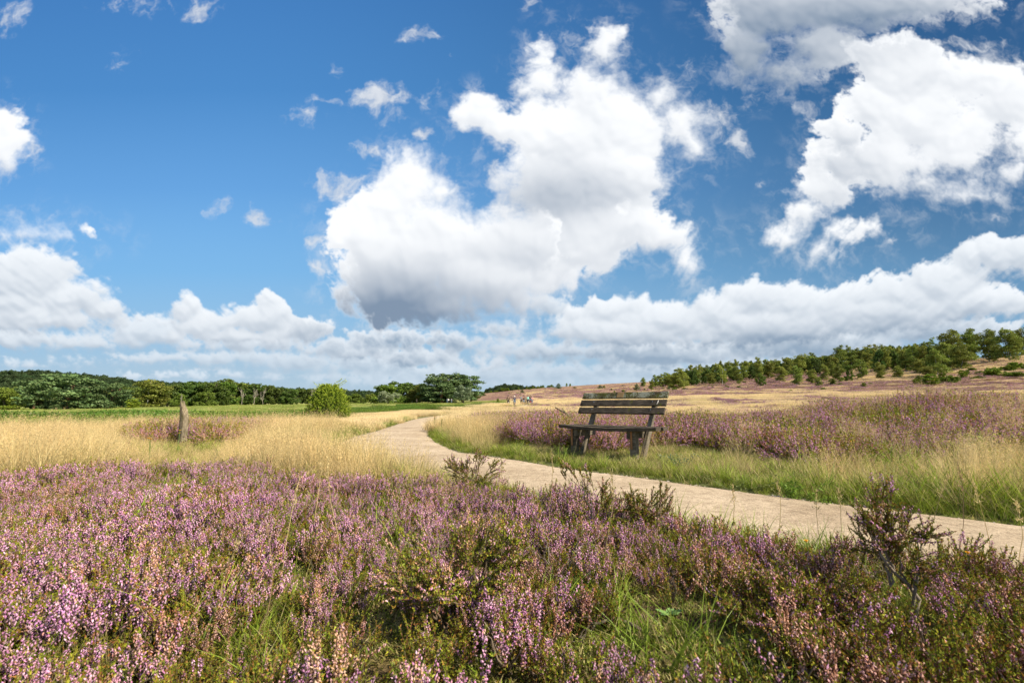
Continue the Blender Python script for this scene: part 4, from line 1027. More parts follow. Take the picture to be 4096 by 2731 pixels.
def build_bench():
    Ox, Oy, ang = 1.471, 6.647, .747
    z0 = float(terrain(Ox, Oy))
    root = empty('park_bench', (Ox, Oy, z0), -ang)     # local x along the bench (towards the viewer's right and near), local -y = front
    tag(root, 'weathered dark wooden bench with lichen on its top slat beside the gravel path', 'bench')
    lean = .60; zs = .424
    dz = -z0
    def place(me, name, x, y, z, rx=0, ry=0, rz=0, label=None):
        o = obj(name, me, root); o.location = (x, y, z + dz); o.rotation_euler = (rx, ry, rz)
        if label: o['label'] = label
        return o
    tilt = -math.atan(lean)
    for i, (zt, mt) in enumerate(((.93, M_SLAT_TOP), (.818, M_SLAT), (.706, M_SLAT))):
        zc = zt - .043; W = .086 / math.cos(math.atan(lean)) * .97
        y = lean * (zc - zs)                                          # leaning away from the front
        b = place(board_mesh('backrest_slat', 1.405, W, .034, mat=mt, seed=i + 1, nl=22), 'backrest_slat', 0, y, zc, rx=tilt, rz=(0, .004, -.003)[i], label=('mossy top slat with grey lichen spots', None, None)[i])
        for sx in (-.46, .50):                                        # bolt heads
            V, F = tube([(0, -.0225, 0), (0, -.0165, 0)], [.007, .008], 8); a = Acc(); a.add(V, F, (1, 1, 1))
            o = obj('bolt', a.data('bolt', M_BOLT), b); o.location = (sx, 0, .01)
        if i == 0:
            o = obj('plaque', box_mesh('plaque', .105, .004, .088, M_PLAQUE, .001, 0), b); o.location = (-.035, -.0205, 0); o['label'] = 'small plain brass coloured plate'
        if i == 1:
            a = Acc(); V, F = tube([(.585, -.0175, .035), (.582, -.0182, .0), (.572, -.0175, -.030)], [.004, .006, .003], 5); a.add(V, F, (1, 1, 1))
            o = obj('dropping', a.data('dropping', M_WHITE), b)
    # seat planks
    s1 = place(board_mesh('seat_plank', 1.50, .045, .155, mat=M_SLAT, seed=11, sag=.028, nl=26), 'seat_plank', .085, -.36, zs + .022, rz=.012)
    s2 = place(board_mesh('seat_plank', 1.46, .042, .150, mat=M_SLAT, seed=12, sag=.012, nl=26), 'seat_plank', .13, -.19, zs + .020, rz=-.008)
    s3 = place(board_mesh('seat_plank', 1.40, .040, .080, mat=M_SLAT, seed=13, sag=.004), 'seat_plank', .05, -.065, zs + .018)
    pl = .60                                                          # lean of the posts
    for k, sx in enumerate((-.46, .50)):
        L = 1.06; th = math.atan(pl)
        # post behind the slats
        me = box_mesh('back_post', .054, .074, L, M_POST, .008, .002, 20 + k)
        zc = L / 2 * math.cos(th) - .16; yc = .082 + pl * (zc - zs)
        place(me, 'back_post', sx, yc, zc, rx=-th)
        place(box_mesh('front_leg', .085, .10, .62, M_POST if k else M_SLATLEG, .01, .003, 30 + k), 'front_leg', sx - (.02 if k else .0), -.33, .42 - .31, rz=.03)
        r_ = place(box_mesh('bearer', .058, .50, .095, M_POST if not k else M_SLATLEG, .006, .002, 40 + k), 'bearer', sx + (.055 if not k else -.07), -.15, zs - .072)
        for by in (-.17, .14):
            V, F = tube([(.029, by, 0), (.036, by, 0)], [.011, .009], 8); a = Acc(); a.add(V, F, (1, 1, 1)); o = obj('bolt', a.data('bolt', M_BOLT), r_)
        place(box_mesh('rusty_strap', .026, .005, .25, M_RUST, .001, .001, 50 + k), 'rusty_strap', sx - (.02 if k else .0) - .01, -.389, .30, rz=.03, label='rusty flat iron strap')
    return root
M_BOLT = plain('zinc_bolt', (.45, .46, .47), .35, 1.0); M_PLAQUE = plain('brass_plate', (.36, .235, .10), .45, .35); M_WHITE = plain('white_streak', (.70, .69, .66), .9)
M_RUST = plain('rusty_iron', (.30, .15, .07), .9, 0, .3, .5); M_SLATLEG = wood_mat('dark_leg', (.09, .078, .06), (.22, .19, .15), .0, .2)
build_bench()

def build_stump():
    x, y = -5.87, 8.24; z0 = float(terrain(x, y)); top = .88
    n = 26; m = 30; V = []
    a = np.arange(n) * 2 * math.pi / n
    for i in range(m):
        t = i / (m - 1); z = top * t
        # slanting broken top: high on the left, cut down to the right
        R0 = .074 * (1 - .10 * t) + .010 * (1 - t) ** 4
        cx = .012 * math.sin(t * 5) + (-.018 * sstep(.6, 1, t))
        ridg = 1 + .06 * np.sin(a * 5 + 1.5) + .05 * fbm(np.cos(a) * 2 + 5, np.sin(a) * 2 + t * 1.5, 4, .6, 77) * 2 + .05 * np.sin(a * 9 + t * 2)
        zz = np.full(n, z)
        xx = cx + R0 * ridg * np.cos(a); yy = R0 * .8 * ridg * np.sin(a)
        cut = top - .02 - sstep(-.085, .075, xx) * .26 + .012 * np.sin(a * 7)   # height of the break above each place
        over = np.maximum(zz - cut, 0)
        zz = np.minimum(zz, cut)
        sh = np.where(over > 0, np.clip(1 - over * 5.0, .05, 1), 1)
        V.append(np.stack([cx + (xx - cx) * sh - (1 - sh) * .045, yy * sh, zz + np.where(over > 0, .008 * np.sin(a * 3), 0)], -1))
    V = np.concatenate(V); V[-n:, 2] += 0
    i, j = np.meshgrid(np.arange(m - 1), np.arange(n), indexing='ij'); jn = (j + 1) % n
    F = np.stack([i * n + j, i * n + jn, (i + 1) * n + jn, (i + 1) * n + j], -1).reshape(-1, 4)
    V = np.concatenate([V, V[-n:].mean(0)[None], [[0, 0, 0]]]); j = np.arange(n)
    F3 = np.concatenate([np.stack([(m - 1) * n + j, (m - 1) * n + (j + 1) % n, np.full(n, m * n)], -1), np.stack([(j + 1) % n, j, np.full(n, m * n + 1)], -1)])
    me = mesh_data('broken_post', V, [F, F3], None, M_STUMP, True)
    o = obj('broken_post', me, None, (x, y, z0 - .06)); o.rotation_euler = (0, R(1.5), 0)
    tag(o, 'silver grey splintered wooden post standing alone in the dry grass', 'post')
build_stump()

def woody_heather(name, label, base, stems, seed, spread=.09, n_sprig=60, kind=.5, barecol=(.30, .26, .21), h_sp=(.06, .13)):
    """an old heather bush: bare forked stems below, leafy flowering shoots above"""
    x, y = base; z0 = float(terrain(x, y)) - .02
    root = empty(name, (x, y, z0)); tag(root, label, 'heather bush')
    acc = Acc(); tips = []
    for k, (dx, dy, dz, r) in enumerate(stems):
        branching(acc, (0, 0, 0), (dx, dy, dz), r, r * .55, 2, .34, seed + k * 31, barecol, 8, .12, 3, (rng.normal(0, .02), rng.normal(0, .02), 0), .36, .6, 6, tips)
    obj('stem', acc.data('stem', M_HEA, True), root)
    f = Acc(); g = np.random.default_rng(seed)
    tips = np.array(tips); used = tips[g.integers(0, len(tips), int(n_sprig * 1.25))]
    cen = tips.mean(0)
    for t in used:
        t = t + g.normal(0, .018, 3)
        d = (t - cen) * .9 + np.array([0, 0, .10]) + g.normal(0, .04, 3); d /= np.linalg.norm(d)
        L = g.uniform(*h_sp); p = t + g.normal(0, .012, 3) - d * .03; q = p + d * L
        mood = np.clip(kind + g.normal(0, .25), 0, .95); fl = g.random() < .55
        shoot(f, p, q, g.normal(0, .006, 3), (g.uniform(.5, .7), .93) if fl else (1, 1), mood)
        for _ in range(3):
            a = p + (q - p) * g.uniform(.1, .6); b = a + d * L * .4 + g.normal(0, .02, 3)
            shoot(f, a, b, g.normal(0, .003, 3), (.4, .95) if fl and g.random() < .6 else (1, 1), mood)
    obj('foliage', f.data('foliage', M_HEA), root)
    return root
def at_px(px, py, z): p = P(px, py, z); return float(p[0]), float(p[1])
woody_heather('heather_bush', 'tall heather bush with bare pale stems before the path near the right edge', at_px(3660, 2500, .03), [(-.065, .03, .26, .0075), (.06, .03, .22, .0065), (.015, .06, .29, .0055)], 5, n_sprig=62, kind=.4)
woody_heather('heather_bush', 'upright bushy heather with purple tips beside the bend of the path', at_px(1870, 2010, .02), [(-.10, .02, .22, .005), (.08, .02, .27, .005), (.0, .05, .22, .0045), (.14, .04, .22, .004)], 9, n_sprig=80, kind=.3, barecol=(.14, .11, .09))
woody_heather('heather_bush', 'gaunt dark heather with faded tips reaching up below the bench', at_px(2420, 2190, .02), [(-.10, .0, .33, .005), (.02, .03, .22, .005), (.11, .05, .20, .0045)], 14, n_sprig=34, kind=.9, barecol=(.10, .085, .075))
woody_heather('heather_bush', 'leafy heather tuft with peach coloured dry bells just right of the gaunt bush', at_px(2560, 2180, .02), [(.06, .0, .19, .0045), (-.04, .05, .18, .004), (.12, .03, .20, .004)], 17, n_sprig=44, kind=.95, barecol=(.12, .10, .08))
woody_heather('heather_bush', 'low twiggy heather spreading beside the mossy patch with the rosette plant', at_px(3300, 2610, .02), [(-.12, .05, .13, .004), (-.05, .06, .16, .004), (.08, .02, .14, .0035), (-.18, .0, .08, .0035)], 23, n_sprig=90, kind=.6, barecol=(.15, .12, .095))
woody_heather('heather_bush', 'big pink spiked heather bush in the middle of the near slope', at_px(1830, 2520, .02), [(-.12, .0, .19, .006), (.08, .02, .20, .006), (.0, .05, .21, .006), (.16, .0, .17, .005), (-.05, -.05, .15, .005)], 29, n_sprig=120, kind=.5, barecol=(.14, .10, .07), h_sp=(.06, .12))

def sticks():
    """dead roots and twigs on the bare moss"""
    for px, py, z, ln, az, el, r, lab in ((2560, 2520, .03, .17, 200, 14, .007, 'forked dead brown root lying on the bare soil beside the rosette plant'), (2960, 2580, .03, .16, 10, 8, .006, 'tangle of grey dead twigs on the yellow moss beyond the rosette plant'),
            (2760, 2640, .02, .15, 250, 8, .005, 'thin curling grey root on the dark soil at the bottom of the slope'), (1450, 2250, .04, .18, 160, 10, .007, 'twisted grey dead stems on the mossy gap at mid slope'), (400, 2240, .06, .14, 20, 45, .006, 'bleached forked twig sticking out of the left heather'),
            (3330, 2700, .03, .17, 165, 4, .006, 'bleached bent branch lying low at the bottom right of the slope')):
        p = P(px, py, z); x, y = float(p[0]), float(p[1]); z0 = float(terrain(x, y)) + .012
        acc = Acc(); d = np.array([math.cos(R(az)) * math.cos(R(el)), math.sin(R(az)) * math.cos(R(el)), math.sin(R(el))])
        branching(acc, (0, 0, 0), d * ln, r, r * .5, 2, .60, px, (1, 1, 1), 8, .16, 3, (0, 0, .01), .5, -.10, 6)
        o = obj('dead_branch', acc.data('dead_branch', M_STICK, True), None, (x, y, z0)); tag(o, lab, 'dead branch')
    # pale dead branch rising from the heather left of the bench
    p = PD(2245, 1655, 8.9); acc = Acc()
    zg = float(terrain(p[0], p[1]))
    pts = np.array([PD(2285, 1670, 8.7), PD(2262, 1652, 8.8), PD(2240, 1640, 8.9), PD(2220, 1628, 9.0)])
    pts = np.concatenate([[[pts[0][0] + .08, pts[0][1], zg]], pts])
    V, F = tube(pts, [.022, .02, .018, .014, .008], 7); acc.add(V, F, (1, 1, 1))
    V, F = tube([pts[2], pts[2] + np.array([-.06, .02, .10])], [.012, .005], 5); acc.add(V, F, (1, 1, 1))
    o = obj('dead_branch', acc.data('dead_branch', M_STICK, True)); tag(o, 'pale broken dead branch poking out of the heather behind the bench on its left', 'dead branch')
sticks()

def rosette():
    x, y = at_px(2680, 2525, .0); z0 = float(terrain(x, y)) + .008
    m = plain('downy_leaf', (.13, .24, .07), .7); m.node_tree.nodes['Principled BSDF'].inputs['Transmission Weight'].default_value = 0
    root = empty('rosette_plant', (x, y, z0)); tag(root, 'small pale green rosette with pointed downy leaves on the mossy ground', 'plant')
    for k in range(9):
        a = k * 2.4 + .3; L = .045 + .012 * math.sin(k * 3); el = .25 + .75 * (k % 3) / 2.5
        V = []; nn = 7
        for i in range(nn):
            t = i / (nn - 1); w = .011 * math.sin(math.pi * min(1, t * .9 + .08)) ** .8 * (1 if t < 1 else .1)
            r_ = L * t * math.cos(el * (1 - .5 * t)); zz = L * t * math.sin(el * (1 - .5 * t))
            for sdd, zc in ((-1, .002), (0, -.002), (1, .002)): V.append((r_ * math.cos(a) - sdd * w * math.sin(a), r_ * math.sin(a) + sdd * w * math.cos(a), zz + zc + .002))
        F = [(i * 3 + j, i * 3 + j + 1, i * 3 + j + 4, i * 3 + j + 3) for i in range(nn - 1) for j in range(2)]
        obj('leaf', mesh_data('leaf', V, [np.array(F)], None, m, True), root)
rosette()

# small yellow-flowered weeds
def yellow_flower(px, py, z, h, lab, heads=3, D=None):
    p = P(px, py, z) if D is None else PD(px, py, D)[:2]
    x, y = float(p[0]), float(p[1]); z0 = float(terrain(x, y)); root = empty('yellow_flower', (x, y, z0)); tag(root, lab, 'flower', 'small yellow flowers among the heath')
    g = np.random.default_rng(px)
    st_ = Acc(); fl = Acc(); s = 1 + (y > 5) * 1.2
    for k in range(heads):
        q = np.array([g.normal(0, .03 * (heads > 1)), g.normal(0, .03 * (heads > 1)), h * g.uniform(.75, 1)])
        V, F = tube(wavy((0, 0, 0), q, (0, 0, 0), 6, px + k, .05), .0014 * s, 4); st_.add(V, F, (.12, .18, .04))
        for j in range(10):
            a = j * .628; r = .008 * s
            V = [q + (0, 0, .002), q + (r * math.cos(a - .25), r * math.sin(a - .25), .004), q + (r * 1.1 * math.cos(a), r * 1.1 * math.sin(a), .006), q + (r * math.cos(a + .25), r * math.sin(a + .25), .004)]
            fl.add(V, [np.array([[0, 1, 2, 3]])], (.80, .48, .01))
        V, F = tube([q - (0, 0, .002), q + (0, 0, .006)], [.0035 * s, .0028 * s], 6); fl.add(V, F, (.65, .33, .01))
    obj('stem', st_.data('stem', M_GRN), root); obj('blossom', fl.data('blossom', M_GRN), root)
yellow_flower(3868, 2185, .22, .24, 'bright yellow flower beside the tall bare stemmed heather bush', 1)
yellow_flower(3225, 2160, .18, .2, 'small yellow flower at the path edge between the two heather bushes', 1)
yellow_flower(2160, 2035, .15, .17, 'yellow flower half hidden in heather below the bench', 1)
yellow_flower(1740, 1712, .3, .45, 'loose yellow ragwort on the inner bend of the path', 9, 13.2)
yellow_flower(1765, 1725, .3, .40, 'second yellow ragwort just right of the loose one on the bend', 6, 12.2)
yellow_flower(715, 1808, .3, .38, 'yellow flower at the foot of the splintered post', 2, 6.6)
yellow_flower(600, 1832, .3, .34, 'yellow flower in the dry grass left of the post foot', 2, 5.6)
yellow_flower(3430, 1905, .3, .4, 'yellow flower in the tall grass on the far verge to the right of the bench', 2, 4.9)

def tall_stalks():
    """single long grass stalks rising in front of the path and heather"""
    spec = [(1900,2150,1880,1825),(2180,2120,2205,1790),(1240,2130,1290,1800),(2370,2300,2440,1870),(2610,2300,2670,1960),(3100,2120,3110,1930),(3290,2150,3270,1960),(3700,2150,3800,1890),(3790,2200,3830,1850),(3950,2150,3890,1930),
            (2900,2160,2930,1940),(1120,2300,1200,1900),(980,2560,1060,2080),(840,2500,960,2140),(1400,2250,1310,1830),(3360,2160,3350,1950),(3560,2130,3480,1830),(4010,2250,4060,2000),(2060,2400,1990,2050),(700,1860,650,1680),(470,1890,520,1730),(150,1900,120,1700),(880,1880,930,1700),(2040,1990,2010,1850)]
    for k, (bx, by, tx, ty) in enumerate(spec):
        p = P(bx, by, .08); x, y = float(p[0]), float(p[1]); z0 = float(terrain(x, y))
        q = PD(tx, ty, y * rng.uniform(.97, 1.03)); acc = Acc()
        base = np.array([0, 0, 0.0]); tip = np.array([q[0] - x, q[1] - y, q[2] - z0])
        pts = wavy(base, tip, (rng.normal(0, .03), 0, 0), 12, 300 + k, .02)
        col = np.array([.55, .43, .22]) * rng.uniform(.7, 1.15) if k % 4 else np.array([.30, .20, .12])
        V, F = tube(pts, np.linspace(.0016, .0007, 12) * (1 + .12 * y), 4); acc.add(V, F, col)
        m = 34; t = rng.uniform(.72, 1.0, m); i = t * 11; ii = i.astype(int); b = pts[ii] * (1 - (i % 1))[:, None] + pts[np.minimum(ii + 1, 11)] * (i % 1)[:, None]
        b = b + rng.normal(0, .005 * (1 + .3 * y), (m, 3)) * (1.15 - t)[:, None] * 2
        acc.add(*flakes(b, .006 * (1 + .25 * y), np.repeat((col * 1.1)[None], m, 0), up=2, aspect=4))
        STALKS.append((acc, (x, y, z0)))
    allacc = Acc()
    for a, l in STALKS:
        for V, C in zip(a.V, a.C): pass
        n0 = allacc.n
        V = np.concatenate(a.V) + np.array(l); C = np.concatenate(a.C); allacc.V.append(V); allacc.C.append(C)
        for F in a.F: allacc.F.append(F + n0)
        allacc.n += len(V)
    o = obj('tall_grass', allacc.data('tall_grass', M_DRY)); tag(o, 'long thin dry grass stalks rising singly above the heather', 'grass', None, 'stuff')
STALKS = []
tall_stalks()

def leafy_weed(px, py, D, h, w, lab, n=160, col=(.10, .20, .03), fs=.02):
    p = PD(px, py, D); x, y = float(p[0]), float(p[1]); z0 = float(terrain(x, y)); root = empty('leafy_weed', (x, y, z0)); tag(root, lab, 'weed')
    st_ = Acc(); lf = Acc(); g = np.random.default_rng(px)
    for k in range(9):
        q = np.array([g.normal(0, w * .5), g.normal(0, w * .4), h * g.uniform(.55, 1.05)]); pts = wavy((q[0] * .2, q[1] * .2, 0), q, (0, 0, 0), 8, px + k, .06)
        V, F = tube(pts, np.linspace(.003, .0012, 8), 4); st_.add(V, F, (.14, .16, .05))
        m = n // 9; t = g.uniform(.15, 1, m) * 7; i = t.astype(int); b = pts[i] * (1 - t % 1)[:, None] + pts[np.minimum(i + 1, 7)] * (t % 1)[:, None] + g.normal(0, .018, (m, 3))
        lf.add(*flakes(b, fs * g.uniform(.6, 1.3, m), np.array(col) * g.uniform(.6, 1.4, (m, 1)), up=.2, aspect=1.9))
    obj('stem', st_.data('stem', M_GRN), root); obj('foliage', lf.data('foliage', M_GRN), root)
leafy_weed(3930, 1860, 4.9, .45, .26, 'bright green leafy weed in the tall grass at the right edge', 420, (.17, .24, .03))
leafy_weed(3180, 1975, 3.75, .16, .40, 'low dense green nettle like herbs on the far path verge', 520, (.15, .21, .03), .014)
leafy_weed(2960, 1940, 4.2, .13, .30, 'small patch of green herbs on the verge nearer the bench', 200, (.18, .22, .06), .012)
leafy_weed(2720, 1850, 5.4, .20, .25, 'grey green weed in the worn grass right of the bench', 220, (.16, .22, .12), .014)
leafy_weed(3370, 1790, 5.6, .45, .22, 'yellow green weed among the tall straw grass right of the bench', 260, (.24, .30, .04), .018)
leafy_weed(1790, 1945, 3.0, .28, .30, 'thin yarrow like weed with small dull heads at the near edge of the path bend', 140, (.20, .20, .06), .010)
# ------------------------------------------------------------------ trees: unit height meshes
def leaf_cards(acc, pos, size, cols, out=None, flat=0.0):
    n = len(pos); a = rng.normal(size=(n, 3))
    if out is not None: a = a + out * .9
    a /= np.linalg.norm(a, axis=1)[:, None]              # card normal
    b = rng.normal(size=(n, 3)); b = np.cross(a, b); b /= np.linalg.norm(b, axis=1)[:, None]; c = np.cross(a, b)
    if flat: b[:, 2] *= (1 - flat); c[:, 2] *= (1 - flat)
    s = (np.asarray(size) * np.ones(n) * rng.uniform(.6, 1.3, n))[:, None]
    V = np.stack([pos - b * s, pos + c * s * .8, pos + b * s, pos - c * s * .8], 1)
    F = np.arange(4 * n).reshape(n, 4)
    acc.add(V.reshape(-1, 3), [F], np.repeat(cols, 4, 0))
def lobes(acc, C, Rr, n, size, tab, shell=.5, flat=0.0, ttone=.22):
    """leaf clumps filling a set of lobes: centres C, radii Rr (k,3)"""
    k = len(C); vol = Rr.prod(1) ** (2 / 3); pr = vol / vol.sum(); i = rng.choice(k, n, p=pr)
    v = rng.normal(size=(n, 3)); v /= np.linalg.norm(v, axis=1)[:, None]
    s = rng.random(n) ** (1 / 3 * (1 - shell) + .05)
    # sub-clumps on each lobe give the surface its lumps
    pos = C[i] + v * Rr[i] * s[:, None]
    tone = rng.uniform(1 - ttone, 1 + ttone, k)[i][:, None] * rng.uniform(.8, 1.2, (n, 1))
    leaf_cards(acc, pos, size, tab[rng.integers(0, len(tab), n)] * tone, v, flat)
def sub_lobes(C, Rr, m, f=.45, up=.3):
    """clumps sitting on the surface of bigger lobes"""
    oc, orr = [], []
    for c, r in zip(C, Rr):
        v = rng.normal(size=(m, 3)); v[:, 2] += up; v /= np.linalg.norm(v, axis=1)[:, None]
        oc.append(c + v * r * rng.uniform(.55, .95, (m, 1))); orr.append(np.repeat((r * f)[None], m, 0) * rng.uniform(.7, 1.2, (m, 1)))
    return np.concatenate(oc), np.concatenate(orr)

OAK = np.array([(.075, .125, .026), (.10, .155, .03), (.12, .17, .034), (.06, .105, .022)])
BRIGHT = np.array([(.13, .20, .032), (.16, .225, .036), (.11, .17, .028)])
BIRCH = np.array([(.20, .255, .045), (.235, .29, .055), (.17, .22, .04), (.26, .275, .06)])
PINE = np.array([(.10, .165, .062), (.125, .19, .072), (.08, .135, .052), (.15, .205, .08)])
JUN = np.array([(.14, .22, .025), (.19, .27, .028), (.10, .165, .022), (.25, .29, .03)])
WILLOW = np.array([(.20, .25, .15), (.26, .30, .20), (.15, .20, .10)])

def wood_unit(name, kind, seed):
    acc = Acc(); g = np.random.default_rng(seed)
    if kind == 'birch':
        pts = wavy((0, 0, -.02), (g.normal(0, .03), g.normal(0, .03), .93), (g.normal(0, .02), 0, 0), 12, seed, .04); rad = np.linspace(.013, .002, 12)
        V, F = tube(pts, rad, 7); n = len(V); c = np.repeat(np.array([[.62, .60, .56]]), n, 0); dark = g.random(n) < .22; c[dark] = (.10, .09, .08); acc.add(V, F, c)
        if g.random() < .5:
            V, F = tube(wavy((.005, 0, .0), (g.normal(.09, .04), g.normal(0, .04), .8), (0, 0, 0), 10, seed + 1, .05), np.linspace(.009, .002, 10), 6); acc.add(V, F, (.55, .53, .49))
        for k in range(12):
            t = g.uniform(.25, .85); p = pts[int(t * 11)]; a = g.uniform(0, 6.28); L = .16 * (1.1 - t)
            V, F = tube(wavy(p, p + np.array([math.cos(a) * L, math.sin(a) * L, L * .8]), (0, 0, .01), 5, seed + k, .1), np.linspace(.004, .001, 5), 4); acc.add(V, F, (.22, .18, .15))
        return acc.data(name, M_BARK, True)
    col = {'oak': (.13, .11, .085), 'pine': (.20, .12, .075), 'dead': (.27, .25, .21), 'juniper': (.14, .10, .07), 'willow': (.15, .12, .09)}[kind]
    if kind == 'dead': branching(acc, (0, 0, -.02), (.01, 0, .48), .017, .013, 4, .50, seed, col, 7, .12, 4, (0, 0, 0), .58, .35, 6)
    elif kind == 'pine':
        for k in range(g.integers(1, 4)):
            V, F = tube(wavy((g.normal(0, .03), g.normal(0, .02), -.02), (g.normal(0, .10), g.normal(0, .08), .80), (0, 0, 0), 9, seed + k, .07), np.linspace(.022, .008, 9), 7); acc.add(V, F, np.array(col) * g.uniform(.6, 1.3))
        for k in range(9):
            a = g.uniform(0, 6.28); z = g.uniform(.25, .75); V, F = tube(wavy((0, 0, z), (math.cos(a) * .3, math.sin(a) * .25, z + g.uniform(0, .15)), (0, 0, 0), 6, seed + 20 + k, .1), np.linspace(.009, .003, 6), 5); acc.add(V, F, col)
    else:
        branching(acc, (0, 0, -.02), (0, 0, .42 if kind == 'oak' else .25), .024, .014, 3, .45, seed, col, 7, .10, 4, (0, 0, 0), .55, .4, 6)
    return acc.data(name, M_BARK, True)
def crown_unit(name, kind, seed):
    acc = Acc(); g = rng
    if kind in ('birch', 'parkbirch'):
        k = 17; z = np.linspace(.12, .93, k); w = .27 * np.sqrt(np.clip(1 - np.abs((z - .50) / .50) ** 2.8, .03, 1)) + .03
        a = g.uniform(0, 6.28, k); C = np.stack([np.cos(a) * w * .42, np.sin(a) * w * .42, z], -1); Rr = np.stack([w * .55, w * .55, np.full(k, .085)], -1)
        C, Rr = sub_lobes(C, Rr, 6, .68, .1); lobes(acc, C, Rr, 6000, .017, BIRCH * (.62 if kind == 'parkbirch' else .94), .3, 0, .25)
    elif kind == 'thin':
        k = 12; z = np.linspace(.30, .95, k); w = .26 * np.sin(np.clip((z - .15) / .85, 0, 1) * math.pi) ** .7 + .03
        a = g.uniform(0, 6.28, k); C = np.stack([np.cos(a) * w * .5, np.sin(a) * w * .5, z], -1); Rr = np.stack([w * .5, w * .5, np.full(k, .06)], -1)
        C, Rr = sub_lobes(C, Rr, 4, .5, .1); lobes(acc, C, Rr, 2000, .015, BIRCH * 1.25, .2, 0, .2)
    elif kind in ('oak', 'bright'):
        k = 10; v = g.normal(size=(k, 3)); v /= np.linalg.norm(v, axis=1)[:, None]
        C = v * np.array([.27, .27, .20]) * g.uniform(.5, 1, (k, 1)) + np.array([0, 0, .58]); Rr = np.repeat(np.array([[.19, .19, .17]]), k, 0) * g.uniform(.75, 1.15, (k, 1))
        low = 9; aa = np.arange(low) * 2.4; C2 = np.stack([np.cos(aa) * .30, np.sin(aa) * .30, g.uniform(.10, .34, low)], -1); C = np.concatenate([C, C2]); Rr = np.concatenate([Rr, np.repeat(np.array([[.17, .17, .14]]), low, 0)])
        C, Rr = sub_lobes(C, Rr, 7, .42, .35); lobes(acc, C, Rr, 7500, .021, OAK if kind == 'oak' else BRIGHT, .5, 0, .22)
    elif kind == 'pine':
        k = 40; z = np.linspace(.08, .90, k); w = .48 * np.sqrt(np.clip(1 - np.abs((z - .42) / .55) ** 2.4, .05, 1)); a = g.uniform(0, 6.28, k); rad = g.uniform(.25, 1, k) ** .6 * w * .85
        C = np.stack([np.cos(a) * rad, np.sin(a) * rad, z], -1); Rr = np.stack([np.full(k, .16), np.full(k, .16), np.full(k, .085)], -1) * g.uniform(.7, 1.2, (k, 1))
        C, Rr = sub_lobes(C, Rr, 6, .5, .5); Rr[:, 2] *= 1.1; lobes(acc, C, Rr, 8000, .020, PINE, .45, .0, .22)
    elif kind == 'fir':
        k = 20; z = np.linspace(.06, .95, k); w = .42 * (1 - z) ** .7 + .03; a = np.arange(k) * 2.4; C = np.stack([np.cos(a) * w * .5, np.sin(a) * w * .5, z], -1); Rr = np.stack([w * .6, w * .6, np.full(k, .06)], -1)
        C, Rr = sub_lobes(C, Rr, 5, .5, .2); lobes(acc, C, Rr, 5000, .020, PINE * 1.05, .4, 0, .25)
    elif kind == 'juniper':
        k = 14; z = np.linspace(.10, .88, k); w = .36 * np.sqrt(np.clip(1 - ((z - .32) / .66) ** 2, .02, 1)); a = np.arange(k) * 2.4; C = np.stack([np.cos(a) * w * .45, np.sin(a) * w * .45, z], -1); Rr = np.stack([w * .65, w * .65, np.full(k, .12)], -1)
        C, Rr = sub_lobes(C, Rr, 5, .45, .4); lobes(acc, C, Rr, 5200, .026, JUN, .5, 0, .2)
    elif kind == 'round':
        k = 9; v = g.normal(size=(k, 3)); v[:, 2] = np.abs(v[:, 2]); v /= np.linalg.norm(v, axis=1)[:, None]; C = v * np.array([.45, .45, .42]) * .7 + np.array([0, 0, .22]); Rr = np.repeat(np.array([[.30, .30, .28]]), k, 0)
        C, Rr = sub_lobes(C, Rr, 6, .42, .4); C[:, 2] = np.maximum(C[:, 2], .06); lobes(acc, C, Rr, 5200, .032, JUN * .92, .5, 0, .22)
    elif kind == 'willow':
        k = 10; v = g.normal(size=(k, 3)); v /= np.linalg.norm(v, axis=1)[:, None]; C = v * np.array([.36, .36, .28]) * .8 + np.array([0, 0, .55]); Rr = np.repeat(np.array([[.22, .22, .24]]), k, 0)
        C, Rr = sub_lobes(C, Rr, 7, .42, .4); lobes(acc, C, Rr, 7000, .020, WILLOW, .5, 0, .12)
    return acc.data(name, M_NEED if kind in ('pine', 'fir', 'juniper', 'round') else M_LEAF)
mb, nt, out = new_mat('bark'); at_ = nt.nodes.new('ShaderNodeAttribute'); at_.attribute_name = 'Col'
principled(nt, out, at_.outputs['Color'], .9, None, .2); M_BARK = mb

W_ = {k: [wood_unit(f'trunk_{k}', k, 100 + 7 * i) for i in range(3)] for k in ('birch', 'oak', 'pine', 'dead', 'juniper', 'willow')}
CR = {k: [crown_unit(f'crown_{k}', k, i) for i in range(n)] for k, n in (('birch', 5), ('parkbirch', 2), ('thin', 2), ('oak', 5), ('bright', 3), ('pine', 4), ('fir', 2), ('juniper', 3), ('round', 3), ('willow', 2))}
